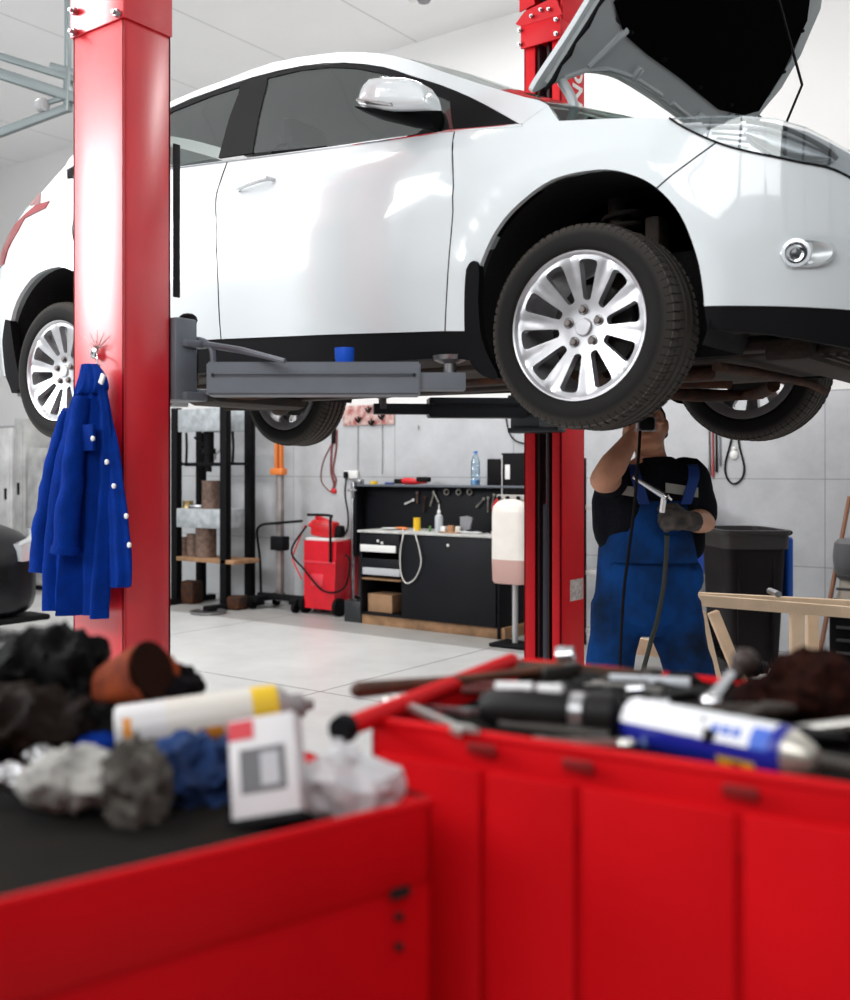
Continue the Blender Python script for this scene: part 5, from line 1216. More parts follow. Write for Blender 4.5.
# glove on the lower hand
g = G(); hand(g, wrr, gd, Vector((.1,.9,-.35)), Vector((0,-.2,.9)), (.9,1.2,.9), .95, .004); g.tube([wrr-gd.normalized()*.035, wrr+gd.normalized()*.02], [.038,.036], 16)
gl = g.build('work_glove', mat('dirty_glove', (.085,.07,.06), .85, dark=(.03,.028,.027), scale=30), man, world=False); remesh(gl, .005, 2)
for a_ in (an1, an2):
    g = G(); R = []
    for y, hw, ht, z0 in ((.10,.035,.08,.0),(.06,.045,.13,.0),(0,.047,.15,.0),(-.06,.048,.09,.0),(-.12,.050,.065,.0),(-.17,.040,.045,.0),(-.19,.02,.03,.0)):
        R.append([Vector((a_.x+hw*math.cos(2*PI*j/18), a_.y+y, z0+ht/2+ht/2*math.sin(2*PI*j/18))) for j in range(18)])
    g.rings(R); g.cyl((a_.x,a_.y+.01,.05),(a_.x,a_.y+.01,.20),.058,.06); b_ = g.build('boot', BLACKP, man, world=False); remesh(b_, .007, 3)
# hair cap and eyes
g = G(); rr = []
for c, wx, wf, of in ((-.02,.078,.060,-.045),(.02,.081,.085,-.022),(.05,.081,.095,-.012),(.08,.072,.086,-.012),(.105,.050,.06,-.012),(.121,.016,.018,-.012)):
    rr.append([H(wx*math.cos(2*PI*j/24), of+wf*math.sin(2*PI*j/24), c) for j in range(24)])
g.rings(rr).build('hair', mat('dark_hair', (.015,.012,.01), .8, bump=.6, bscale=120), man, world=False)
for s_ in (-1,1): G().ball(H(s_*.032,.080,.008), .0125, n=12).build('eye', mat('eye_white', (.7,.68,.64), .2), man, world=False)
# tools he holds
def toW(v): return chain_matrix(man) @ v
g = G(); a = toW(L(633,477,-.30)); b = toW(L(664,496,-.29)); g.tube([a, a.lerp(b,.5), b], [.006,.010,.013], 12)
g.tube([b, b+Vector((.012,0,-.006))], [.014,.012], 12); q1 = toW(L(664,496,-.29)); q2 = toW(L(662,512,-.275)); g.tube([q1,q2], .011, 10); g.tube([toW(L(664,494,-.285)), toW(L(671,500,-.27))], [.007,.005], 8)
solo(g, 'air_ratchet', CHROME, 'long chrome air tool gripped in the mechanic\'s gloved hand', 'tool')
q = lambda X, Y, d: toW(L(X, Y, d))
solo(G().tube(cr([q(667,535,-.22), q(666,560,-.19), q(663,590,-.19), q(656,625,-.19), q(650,645,-.18), q(640,700,-.2), q(655,790,-.25), q(700,850,-.3)], 5), .009, 8), 'dangling_hose', mat('dark_hose', (.02,.025,.02), .6), 'dark air hose dangling from the gloved hand down the dungarees', 'hose')
g = G(); c = q(646,424,-.27); g.box(c, (.055,.05,.05), rot=(0,0,TH), bev=.012)
lamp_ = solo(g, 'inspection_lamp', BLACKP, 'black and silver hand lamp held in the raised hand beside the face', 'lamp')
g = G().box(Vector((0,0,.004)), (.075,.03,.012), rot=(0,0,TH), bev=.004).box(Vector((-.030*CT,-.030*ST,.03)), (.008,.03,.055), rot=(0,0,TH), bev=.003).box(Vector((.030*CT,.030*ST,.03)), (.008,.03,.055), rot=(0,0,TH), bev=.003); g.build('lamp_frame', STEEL, lamp_, world=False)
solo(G().tube(cr([q(640,431,-.28), q(639,450,-.30), q(637,475,-.31), q(634,510,-.26), q(629,550,-.2), q(624,590,-.19), q(621,640,-.2), q(618,720,-.25), q(612,800,-.3), q(600,851,-.35)], 5), .006, 8), 'lamp_cable', BLACKP, 'thin black cable falling from the hand lamp past the chest', 'cable')

# ------------------------------------------------------------------ blue jacket on the near post
JYP = -1.672
jk = empty('work_jacket', (aty(90,500,JYP).x, JYP, aty(90,620,JYP).z), 0, 'blue work jacket with pale press studs hanging from a hook on the near red post', 'jacket')
def drape(rows, yc, th, folds, n=72, cap=True):
    R = []
    for (py, xl, xr) in rows:
        z = aty((xl+xr)/2, py, yc).z; a = aty(xl, py, yc).x; b = aty(xr, py, yc).x; w_ = b-a
        t = (py-rows[0][0])/(rows[-1][0]-rows[0][0]); row = []
        for j in range(n):
            an = 2*PI*j/n; u = (1-math.cos(an))/2
            fo = sum(A*math.sin(k*PI*u*2+ph+sk*t) for A, k, ph, sk in folds)*(.25+.75*t)*min(1, 4*u*(1-u)+.25)
            row.append(Vector((a+w_*u, yc-(th*(.55+.45*t))*math.sin(an)*.9+fo*(1 if math.sin(an) > 0 else .35)*-1, z)))
        R.append(row)
    return G().rings([*R], cap=cap)
def dense(rows, m=4):
    out = []
    for p in cr([Vector(r) for r in rows], m): out.append((p.x, p.y, p.z))
    return out
g = drape(dense([(381,80,103),(395,74,106),(415,68,110),(445,61,113),(480,54,113),(520,50,111),(560,47,110),(595,46,109),(614,46.5,108)]), JYP, .034, [(.024,2.2,.4,1.2),(.015,4.6,1.,-.8),(.006,9,.2,.5)])
g.jitter(.006, 12, 1); g.build('jacket_body', BLUECLOTH, jk, ang=75)
g = drape(dense([(388,92,107),(410,94,111),(440,96,117),(480,97,123),(520,98,128),(560,99,131),(583,100,131.5),(587,103,128)]), JYP+.008, .022, [(.007,1.6,.2,.5),(.004,4,.5,.5)])
g.jitter(.004, 12, 2); fp_ = g.build('front_panel', BLUECLOTH, jk, ang=75)
def jp(X, Y, off=0.): return aty(X, Y, JYP+off)
g = G(); P = cr([jp(84,398,-.02), jp(78,430,-.038), jp(74,470,-.055), jp(69,510,-.062), jp(66,548,-.066)], 5); g.tube(P, [.030+.014*i/(len(P)-1) for i in range(len(P))], 20); g.jitter(.010, 16, 5)
slv = g.build('sleeve', BLUECLOTH, jk, ang=70)
G().tube([jp(66,546,-.066), jp(65.5,553,-.066)], [.047,.049], 20).build('cuff', BLUECLOTH, slv)
g = G(); P = cr([jp(70,410,.02), jp(60,440,.02), jp(52,480,.025), jp(45,530,.03), jp(42,572,.03)], 5); g.tube(P, [.028+.016*i/(len(P)-1) for i in range(len(P))], 18); g.jitter(.010, 14, 9); g.build('sleeve', BLUECLOTH, jk, ang=70)
# collar gathered at the hook
g = drape(dense([(364,83,97),(370,81,101),(378,80,105),(388,78,107),(394,77,104)]), JYP+.004, .034, [(.010,2.4,.2,.8),(.005,5,.4,.4)]); g.jitter(.004, 20, 3); g.build('collar', BLUECLOTH, jk, ang=75)
G().box(jp(102,379,-.034), (.020,.008,.034), rot=(0,.5,0), bev=.003).build('size_label', WHITEP, jk)
for X, Y in ((92.5,438.5),(106.5,462),(113.5,486),(126,516),(129,545)): p = jp(X, Y, -.046 if X < 100 else -.030); G().lathe([(0,-.004),(.008,-.004),(.0085,.001),(.004,.004),(0,.004)], p, (0,-1,0), 18).build('press_stud', WHITEP, fp_ if X > 100 else jk)
p = jp(84,437,-.046); G().bb(p.x-.02,p.x+.045,p.y-.001,p.y+.012,p.z-.045,p.z+.04,.003).build('pocket', BLUECLOTH, jk)
hp0 = aty(97,354,NY0-.008)
hk = solo(G().lathe([(0,0),(.018,0),(.020,.006),(.018,.014),(.010,.016),(.008,.012),(0,.012)], hp0, (0,-1,0), 20), 'magnetic_hook', CHROME, 'small round chrome hook on the near red post above the jacket', 'hook')
q = lambda X, Y, o=-.03: aty(X, Y, NY0+o)-hk.location
G().tube(cr([q(97,354,-.01), q(97,356,-.04), q(97.5,364,-.055), q(99,368,-.05), q(100,364,-.05)], 4), .003, 8).build('hook_wire', CHROME, hk, world=False)
for i, (X, Y) in enumerate(((84,336),(90,333),(97,330),(104,333),(110,336),(88,345),(107,345))):
    solo(G().tube([aty(97,349,NY0-.012), aty((97+X)/2, (349+Y)/2, NY0-.020), aty(X, Y, NY0-.012)], [.0018,.0016,.001], 5), 'hanging_pin', mat('pin_steel', (.2,.12,.12), .3, .9), 'thin steel pin stuck to the magnet above the jacket hook', 'pin', 'pins stuck to the magnetic hook')

# ------------------------------------------------------------------ black car in the next bay
BC = empty('black_car', (-7.13, .85, 0), 0, 'black car parked on the floor at the left edge behind the blue jacket', 'car')
g = G(); R = []
def sec(x, w_, z0, z1, p=.30, n=28): return [Vector((x, w_*math.copysign(abs(math.cos(t))**p, math.cos(t)), (z0+z1)/2+(z1-z0)/2*math.copysign(abs(math.sin(t))**(p+.15), math.sin(t)))) for t in [2*PI*j/n for j in range(n)]]
for x, w_, z0, z1 in ((-3.5,.60,.45,.80),(-3.4,.78,.32,.98),(-2.9,.85,.24,1.02),(-1.6,.87,.22,.99),(-.4,.87,.22,1.04),(.1,.86,.22,1.02),(.5,.83,.20,.95),(.70,.76,.20,.88),(.80,.64,.22,.78),(.84,.5,.26,.66)): R.append(sec(x, w_, z0, z1))
BCP = mat('black_car_paint', (.003,.003,.005), .35, spec=.35)
g.rings(R).build('car_body', BCP, BC, world=False)
g = G().rings([sec(-3.1,.60,.95,1.1,.4), sec(-2.6,.66,.95,1.40,.4), sec(-1.9,.66,.95,1.47,.4), sec(-1.2,.64,.95,1.43,.4), sec(-.6,.68,.93,1.12,.4), sec(-.35,.70,.9,.97,.4)]); g.build('cabin_glass', mat('dark_cabin_glass', (.03,.035,.04), .06, coat=1), BC, world=False)
for s_ in (-1,1):
    g = G().prism([(-.30,0),(.10,-.02),(.13,.07),(.02,.15),(-.24,.17)], (.62,s_*.55,.66), (-.25*1,s_*.9*-1 if False else s_*.55,0), (-.15,0,1), (.05,0,0)); 
    g = G(); R = []
    for (x, y, z0, z1) in ((.50,.86,.76,.93),(.62,.835,.72,.93),(.72,.77,.69,.90),(.80,.66,.68,.86),(.85,.5,.68,.82)): R.append([Vector((x+.03, s_*y, z0)), Vector((x+.02, s_*y, z1)), Vector((x-.10, s_*y, z1)), Vector((x-.10, s_*y, z0))])
    hl = g.rings(R).build('head_lamp', mat('clear_lamp', (.62,.64,.66), .12, .3, coat=1), BC, world=False)
    for (x, yy) in ((-.10,0),(-2.75,0)):
        w_ = G().lathe([(0,-.08),(.20,-.10),(.30,-.10),(.315,-.06),(.315,.06),(.30,.10),(.21,.10),(.20,.06),(.0,.05)], (x, s_*.76, .315), (0,1,0), 40).build('wheel', RUBBER, BC, world=False)
        G().lathe([(0,.0),(.195,.0),(.2,.02),(.19,.035),(.05,.03),(0,.04)], (x, s_*.80, .315), (0,s_,0), 24).build('wheel_trim', ALLOY, w_, world=False)
g = G().bb(.76,.855,-.40,.40,.50,.66,.02); g.build('grille', BLACKP, BC, world=False)
for i in range(4): pass
G().lathe([(.03,-.01),(.055,-.01),(.058,.01),(.05,.014),(.0,.010)], (.855,.22,.62), (1,0,0), 24).build('grille_badge', CHROME, BC, world=False)
g = G().bb(.55,.86,-.80,.80,.16,.21,.02); g.build('bumper_lip', BLACKP, BC, world=False)
# pale grey clutter against the far wall behind the black car
def onwall(X, Y, y=4.3): return aty(X, Y, y)
for i, (x0, x1, y1, m_, nm, lab, cat) in enumerate(((-4,12,428,mat('pale_grey_steel', (.62,.62,.61), .6, var=.3, scale=3),'steel_locker','pale grey steel locker at the left edge against the far wall','locker'),(14,25,418,mat('dull_grey', (.46,.46,.45), .7, var=.3, scale=3),'tall_cupboard','taller dull grey cupboard right of the pale locker','cupboard'),(27,46,448,mat('mid_grey_sheet', (.42,.42,.41), .7, var=.35, scale=4),'covered_machine','mid grey covered machine right of the tall cupboard by the far wall','machine'),(48,66,470,mat('light_sheet', (.55,.55,.54), .7, var=.3, scale=4),'low_cabinet','low light grey cabinet beside the covered machine','cabinet'))):
    a, b = onwall(x0, 500, 3.7), onwall(x1, 500, 3.7); zt = onwall((x0+x1)/2, y1, 3.7).z
    t = empty(nm, ((a.x+b.x)/2, 3.95, 0), 0, lab, cat)
    G().bb(a.x, b.x, 3.7, 4.25, .06, zt, .02).build('cabinet_body', m_, t); G().bb(a.x+.04, b.x-.04, 3.685, 3.70, .2, zt-.1, .006).build('door_panel', m_, t); G().bb(a.x+.05,b.x-.05,3.75,4.2,0,.06).build('plinth', BLACKP, t)
    if i < 3: G().bb(b.x-.12,b.x-.09,3.665,3.69,zt*.55,zt*.62,.003).build('handle', BLACKP, t)
# ------------------------------------------------------------------ tool carts in the foreground (out of focus)
def cwp(X, D, z=0.): return Vector((CAM[0]+X*CT-D*ST, CAM[1]+X*ST+D*CT, z))
def onfront(M, X, Y):
    Mi = M.inverted(); o = Mi @ Vector(CAM); d = (Mi.to_3x3() @ Vector(ray(X, Y))); t = (-.002-o.y)/d.y; return o+d*t
def c2panels(M):
    e = [.010]+[onfront(M, X, 850).x for X in (484,579,740)]+[.94]
    return [(a+.004, b-.004) for a, b in zip(e, e[1:])]
def cart(X, D, phi, Lx, Ly, zt, sgn, label, trayz, panels):
    o = cwp(X, D); t = empty('tool_cart', o, TH+phi, label, 'tool cart', 'red tool carts in the foreground')
    x0, x1 = (-Lx, 0) if sgn < 0 else (0, Lx)
    G().bb(x0, x1, .004, Ly-.004, .13, trayz-.004, .004).build('cabinet', REDCART, t, world=False)
    g = G(); e = .010
    g.bb(x0, x1, 0, e, trayz-.06, zt, .003).bb(x0, x1, Ly-e, Ly, trayz-.06, zt, .003).bb(x0, x0+e, 0, Ly, trayz-.06, zt, .003).bb(x1-e, x1, 0, Ly, trayz-.06, zt, .003)
    g.tube([(x0,e/2,zt),(x1,e/2,zt),(x1,Ly-e/2,zt),(x0,Ly-e/2,zt)], .007, 10, True)
    g.build('top_rim', REDCART, t, world=False)
    G().bb(x0+e, x1-e, e, Ly-e, trayz-.006, trayz, 0).build('tray_mat', mat('dirty_tray_mat', (.014,.012,.010), .9, spec=.06, dark=(.01,.01,.01), scale=14), t, world=False)
    for a, b in (panels(chain_matrix(t)) if panels else []):
        g = G().bb(a, b, -.006, .004, .16, zt-.035, .004); g.build('side_panel', REDCART, t, world=False)
    for k in range(5):
        z = .2+k*.16; dr = G().bb(x0+.03, x1-.03, Ly-.004, Ly+.012, z, z+.145, .004).build('drawer', REDCART, t, world=False)
        G().bb(x0+.12, x1-.12, Ly+.012, Ly+.03, z+.105, z+.125, .004).build('drawer_handle', STEEL, dr, world=False)
    for x in (x0+.07, x1-.07):
        for y in (.07, Ly-.07):
            G().lathe([(0,-.018),(.05,-.018),(.058,-.01),(.058,.01),(.05,.018),(0,.018)], (x, y, .058), (0,1,0), 24).bb(x-.02,x+.02,y-.026,y+.026,.06,.13,.004).build('caster', BLACKP, t, world=False)
    return t
c1 = cart(.06, 1.10, math.atan2(.264,.36), .80, .60, 1.100, -1, 'nearer red tool cart at lower left heaped with gloves, cans and packets', 1.080, None)
c2 = cart(-.005, 1.252, math.atan2(-.27,.443), .95, .46, 1.150, 1, 'red tool cart at lower right heaped with hand tools and a blue and white can', 1.128, c2panels)
# slots punched in the nearer cart and latches on the other
M1 = chain_matrix(c1); M2 = chain_matrix(c2)
for X, Y, w_, h_ in ((401,893,.024,.010),(400,917,.009,.008),(400,947,.009,.008)):
    p = onfront(M1, X, Y); G().box((p.x, -.001, p.z), (w_, .006, h_), bev=.002).build('slot', mat('slot_black', (.004,.002,.002), .9), c1, world=False)
for X, Y in ((484,748),(580,764),(742,790)):
    p = onfront(M2, X, Y); G().box((p.x, -.008, p.z), (.035,.006,.012), bev=.003).build('latch', mat('dark_red_latch', (.22,.003,.004), .5), c2, world=False)
# corner end of the rim tube with its black cap
p = atz(345,728,1.158); p2 = atz(512,661,1.158)
e_ = G().tube([p, p2], .012, 18).build('corner_tube', REDCART, c2); G().tube([p-(p2-p).normalized()*.012, p+(p2-p).normalized()*.002], [.015,.017], 18).build('end_cap', BLACKP, e_)

def D_at(Y, z): return (1.45-z)*FPX/(Y-CY)
def blob(name, X, Y, D, r, m, label, cat, group=None, seed=0., amp=.3, fr=9, n=48, rot=None):
    g = G().ball((0,0,0), 1., (1,1,1), n); 
    for v in g.bm.verts: v.co = Vector((v.co.x*r[0], v.co.y*r[1], v.co.z*r[2]))
    g.jitter(min(r)*amp*1.3, fr/(max(r)*12), seed)
    g.bm.normal_update(); k_ = fr/(max(r)*5); dl = []
    for v in g.bm.verts: dl.append(v.normal*(-abs(noise.noise(v.co*k_+Vector((seed,0,3))))*1.3-abs(noise.noise(v.co*k_*2.3+Vector((0,seed,1))))*.6+.35)*min(r)*amp*1.5)
    for v, q_ in zip(g.bm.verts, dl): v.co += q_
    M = Matrix.Translation(atd(X, Y, D)) @ Matrix.Rotation(TH, 4, 'Z') @ (Euler(rot).to_matrix().to_4x4() if rot else Matrix()); g.bm.transform(M)
    return solo(g, name, m, label, cat, group)
LEATHER = mat('black_leather', (.003,.003,.003), .6, spec=.10, var=.3, scale=20)
GLV = mat('rust_leather', (.27,.050,.014), .8, spec=.15, dark=(.13,.025,.012), scale=25)
# --- nearer cart
blob('leather_glove', 52, 680, 1.42, (.080,.07,.072), LEATHER, 'large black leather glove topping the heap at the left edge', 'glove', 'gloves heaped on the nearer cart', 1.)
blob('leather_glove', 20, 722, 1.32, (.085,.07,.050), mat('black_brown_leather', (.012,.006,.004), .6, spec=.1, var=.4, scale=16), 'black brown leather glove under the large black one', 'glove', 'gloves heaped on the nearer cart', 4.)
blob('leather_glove', 75, 728, 1.36, (.075,.06,.048), LEATHER, 'black glove at the foot of the heap beside the white can', 'glove', 'gloves heaped on the nearer cart', 6.)
# rust coloured gauntlet, open end to the right
a, b = atd(102,690,1.40), atd(160,668,1.36); g = G(); d = (b-a).normalized()
P = [a-d*.01, a.lerp(b,.3), a.lerp(b,.7), b]; g.lathe([(0,0),(.030,.0),(.040,.02),(.043,.05),(.047,.085),(.048,.09),(.044,.09),(.041,.06),(.030,.03),(0,.02)], a, d, 32); g.jitter(.012, 22, 2); g.jitter(.005, 60, 4)
for v in g.bm.verts: v.co.z = a.z+(v.co.z-a.z)*.86
gt = solo(g, 'gauntlet', GLV, 'rust orange leather gauntlet with its dark opening to the right', 'glove')
blob('dark_rag', 168, 690, 1.42, (.05,.05,.035), mat('near_black_cloth', (.004,.003,.004), .9, spec=.1), 'near black rag between the rust gauntlet and the white can', 'rag', None, 8.)
# white spray can with yellow band lying across
def can_along(px0, px1, D0, D1, r, prof, m, name, label, cat, group=None):
    a, b = atd(*px0, D0), atd(*px1, D1); d = (b-a); Ln = d.length
    g = G().lathe([(rr*r, h*Ln) for rr, h in prof], a, d, 40); return solo(g, name, m, label, cat, group), a, b
def band_mat(name, axis_o, axis_d, stops, rough=.3):
    # paint bands along the can's own length
    m = bpy.data.materials.new(name); m.use_nodes = True; nt = m.node_tree; b = nt.nodes['Principled BSDF']; b.inputs['Roughness'].default_value = rough
    tc = nt.nodes.new('ShaderNodeTexCoord'); dp = nt.nodes.new('ShaderNodeVectorMath'); dp.operation = 'DOT_PRODUCT'; nt.links.new(tc.outputs['Object'], dp.inputs[0]); dp.inputs[1].default_value = axis_d
    ad = nt.nodes.new('ShaderNodeMath'); ad.operation = 'ADD'; ad.inputs[1].default_value = axis_o; nt.links.new(dp.outputs['Value'], ad.inputs[0])
    r = nt.nodes.new('ShaderNodeValToRGB'); r.color_ramp.interpolation = 'CONSTANT'; nt.links.new(ad.outputs[0], r.inputs['Fac'])
    el = r.color_ramp.elements
    while len(el) > 1: el.remove(el[-1])
    el[0].position = stops[0][0]; el[0].color = (*stops[0][1], 1)
    for p_, c_ in stops[1:]: q_ = el.new(p_); q_.color = (*c_, 1)
    nt.links.new(r.outputs['Color'], b.inputs['Base Color']); return m
a, b = atd(116,732,1.30), atd(296,708,1.34)
cn, a, b = can_along((116,732),(285,708),1.30,1.34,.032,[(0,0),(.85,.0),(1,.02),(1,.93),(.96,.95),(.9,.96),(.6,1.02),(.45,1.04),(0,1.04)], WHITEP, 'spray_can', 'white spray can with a yellow band and grey nozzle on the nearer cart', 'spray can')
dd_ = (b-a).normalized(); Ln = (b-a).length
cn.data.materials[0] = band_mat('white_can_print', -(a-cn.location).dot(dd_)/Ln, dd_/Ln, [(0,(.72,.70,.70)),(.30,(.72,.68,.62)),(.80,(.80,.52,.02)),(.96,(.35,.33,.33))])
# printed block on its flank
pb = G(); c_ = a.lerp(b,.55); sd_ = Vector((0,0,1)).cross(dd_).normalized(); sd_ = sd_ if sd_.dot(Vector(CAM)-c_) > 0 else -sd_
def decal(o, a, b, r, t0, t1, an0, an1, m, name='print'):
    d = (b-a).normalized(); Ln = (b-a).length; s_ = Vector((0,0,1)).cross(d).normalized(); s_ = s_ if s_.dot(Vector(CAM)-a) > 0 else -s_; u_ = d.cross(s_); u_ = u_ if u_.z > 0 else -u_
    R = []
    for i in range(2): 
        t = (t0, t1)[i]; R.append([a+d*Ln*t+(s_*math.cos(math.radians(q))+u_*math.sin(math.radians(q)))*(r+.0006) for q in [an0+(an1-an0)*k/8 for k in range(9)]])
    g = G().rings(R, cap=False, closed=False); return g.build(name, m, o)
decal(cn, a, b, .032, .47, .62, -50, -5, mat('orange_print', (.75,.28,.03), .4)); decal(cn, a, b, .032, .70, .79, -40, 0, mat('dark_print', (.08,.05,.05), .4)); decal(cn, a, b, .032, .30, .42, -60, -30, mat('orange_print', (.75,.28,.03), .4))
decal(cn, a, b, .032, .05, .10, -60, 40, mat('orange_print', (.75,.28,.03), .4))
G().lathe([(.45*.032,0),(.016,.004),(.015,.02),(.008,.024),(.006,.034),(0,.034)], b+dd_*.003, dd_, 20).build('nozzle', mat('nozzle_grey', (.22,.20,.20), .5), cn)
# canvas glove, blue cloth, packet, bag
blob('canvas_glove', 72, 782, 1.13, (.062,.035,.034), mat('grey_canvas', (.42,.41,.38), .9, var=.35, scale=25), 'pale grey canvas glove lying on the nearer cart tray', 'glove', None, 11., .35)
blob('grey_rag', 135, 786, 1.12, (.036,.04,.052), mat('taupe_cloth', (.10,.092,.08), .9, var=.3, scale=25), 'taupe crumpled rag standing between canvas glove and blue cloth', 'rag', None, 13., .45)
blob('blue_cloth', 197, 775, 1.19, (.050,.05,.050), mat('dark_blue_cloth', (.008,.035,.13), .9, var=.5, scale=20, bump=.4), 'dark blue crumpled cloth in the middle of the nearer cart', 'cloth', None, 17., .35)
blob('blue_cloth', 92, 745, 1.30, (.035,.03,.016), BLUECLOTH, 'bright blue cloth scrap showing under the white can', 'cloth', None, 19., .3)
Mp = Matrix.Translation(atd(268,768,1.12)) @ Matrix.Rotation(TH-.15, 4, 'Z') @ Euler((-.45,-.20,0)).to_matrix().to_4x4()
g = G().box((0,0,0), (.075,.035,.105), bev=.003); g.bm.transform(Mp); pk = solo(g, 'carton_packet', mat('packet_white', (.74,.72,.73), .45), 'white carton packet with a dark window and red corner on the nearer cart', 'packet')
def onpk(c, s_, m, nm='print'): 
    g = G().box(c, s_); g.bm.transform(Mp); return g.build(nm, m, pk)
onpk((.0,-.018,-.004), (.050,.0012,.046), mat('grey_print', (.13,.13,.14), .4)); onpk((-.022,-.018,.040), (.028,.0012,.020), mat('pink_red_print', (.70,.03,.05), .4)); onpk((.008,-.0188,-.004), (.020,.0012,.034), mat('pale_print', (.5,.5,.52), .4))
onpk((0,.0,-.056), (.082,.045,.008), BLACKP, 'packet_tray')
BAG = mat('milky_film', (.70,.70,.72), .28, alpha=.78)
g = G().ball((0,0,0), 1., n=40)
for v in g.bm.verts:
    z = v.co.z; k = 1 if z < .1 else max(.30, 1-(z-.1)*1.0); v.co = Vector((v.co.x*.052*k-(.018*max(0,z)), v.co.y*.035*k, v.co.z*.052))
g.jitter(.016, 30, 3); g.jitter(.007, 75, 5); g.bm.transform(Matrix.Translation(atd(352,783,1.13)) @ Matrix.Rotation(TH, 4, 'Z')); bg = solo(g, 'plastic_bag', BAG, 'crumpled clear plastic bag at the right corner of the nearer cart', 'bag', ang=25)
g = G().ball((0,0,.045), .022, (1.3,.8,.7), 16).jitter(.006, 40, 2); g.build('dark_contents', mat('dark_contents', (.06,.06,.065), .5), bg, world=False)
blob('metal_scrap', 14, 778, 1.16, (.030,.02,.014), STEEL, 'shiny metal scrap at the left edge of the nearer cart', 'scrap', None, 21., .4)
blob('metal_scrap', 40, 756, 1.24, (.020,.02,.010), STEEL, 'small metal scrap behind the canvas glove', 'scrap', None, 25., .4)
# --- farther cart: hand tools
TZ = 1.128
def rod(name, pts, r, m, label, cat, group=None, n=12): return solo(G().tube(cr([atd(*p) for p in pts], 4), r, n), name, m, label, cat, group)
TW = mat('dark_handle_wood', (.10,.035,.018), .5, var=.4, scale=20)
P = [atd(358,690,1.36), atd(430,683,1.41), atd(500,675,1.46), atd(560,668,1.50)]
g = G().tube(cr(P, 5), [.0085+.0025*math.cos(i*.35) for i in range(len(cr(P, 5)))], 16); g.ball(P[0], .0105, n=14); hm = solo(g, 'hammer', TW, 'long brown wooden hammer handle jutting over the left rim of the cart', 'hammer')
h0 = P[-1]; G().box(h0+Vector((0,0,-.006)), (.075,.022,.022), rot=(0,0,TH+.6), bev=.005).cyl(h0+Vector((-.03,-.03,-.006)), h0+Vector((-.045,-.04,-.006)), .014).build('hammer_head', mat('dark_iron', (.05,.045,.04), .5, .6), hm)
def spanner(a, b, w_, label, m=STEEL, ring=True, th=.006):
    a, b = Vector(a), Vector(b); d = (b-a).normalized(); s_ = Vector((0,0,1)).cross(d).normalized(); Ln = (b-a).length; u_ = d.cross(s_)
    pl = [(0,-w_*.5),(Ln*.8,-w_*.42),(Ln*.88,-w_*1.15),(Ln*1.0,-w_*1.05),(Ln*.95,-w_*.45),(Ln*.90,0),(Ln*.95,w_*.45),(Ln*1.0,w_*1.05),(Ln*.88,w_*1.15),(Ln*.8,w_*.42),(0,w_*.5)]
    g = G().prism(pl, a-u_*th/2, d, s_, u_*th)
    if ring: g.tube([a-d*w_*.6+(d*math.cos(t)+s_*math.sin(t))*w_*.85 for t in [2*PI*i/20 for i in range(20)]], w_*.32, 8, True)
    return solo(g, 'spanner', m, label, 'spanner', 'spanners on the farther cart')
BRT = mat('bright_tool_steel', (.72,.70,.66), .28, .85)
spanner(atd(396,700,1.33), atd(470,733,1.17), .012, 'bright open spanner lying across the left corner of the cart', BRT)
spanner(atd(622,742,1.15), atd(530,740,1.19), .009, 'thin bright spanner along the front rim left of the blue can', BRT)
spanner(atd(662,690,1.36), atd(588,684,1.42), .013, 'pale spanner behind the black air tool', BRT, False)
spanner(atd(405,706,1.36), atd(476,712,1.26), .009, 'dull spanner partly under the bright open one', STEEL)
# black air tool with steel collar
a, b = atd(484,707,1.27), atd(618,716,1.20); d = (b-a); Ln = d.length
at = solo(G().lathe([(0,0),(.018,0),(.025,.10*Ln),(.027,.3*Ln),(.025,.62*Ln),(.021,.66*Ln),(.021,.78*Ln),(.026,.80*Ln),(.026,.98*Ln),(.018,Ln),(0,Ln)], a, d, 32), 'air_tool', mat('tool_black', (.006,.005,.005), .5, spec=.3), 'black barrel-shaped air tool with a steel collar left of the blue can', 'power tool')
G().lathe([(.0215,.67*Ln),(.024,.68*Ln),(.024,.77*Ln),(.0215,.78*Ln)], a, d, 32).build('collar', STEEL, at)
s_ = Vector((0,0,1)); 
for t0, t1 in ((.10,.38),(.42,.60)): g = G().tube([a.lerp(b,t0)+s_*.024, a.lerp(b,t1)+s_*.025], .008, 12); g.build('label_strip', mat('silver_label', (.72,.72,.72), .3), at)
# blue and white can
a, b = atd(632,722,1.20), atd(800,757,1.045); d = (b-a); Ln = d.length; dn = d.normalized()
bc = solo(G().lathe([(0,0),(.024,0),(.027,.006),(.0285,.012),(.0285,.93*Ln),(.027,.95*Ln),(.0255,.955*Ln),(.0255,.965*Ln),(.022,.99*Ln),(.017,1.04*Ln),(0,1.04*Ln)], a, d, 40), 'spray_can', mat('blue_can_print', (.012,.02,.30), .3, coat=.3), 'blue and white spray can with a yellow block lying on the farther cart', 'spray can')
decal(bc, a, b, .0285, .02, .90, 12, 150, mat('white_print', (.74,.75,.78), .3)); decal(bc, a, b, .0285, .62, .83, -48, -16, mat('yellow_print', (.80,.48,.02), .35))
decal(bc, a, b, .0288, .70, .76, -40, -24, mat('black_print', (.01,.01,.01), .4))
for t in (.58,.64,.70): decal(bc, a, b, .0288, t, t+.045, 28, 48, mat('blue_print', (.04,.12,.55), .35))
decal(bc, a, b, .0288, .80, .90, 12, 60, mat('blue_print', (.04,.12,.55), .35))
decal(bc, a, b, .0289, .16, .19, -35, -12, mat('pale_blue_print', (.25,.35,.7), .35))
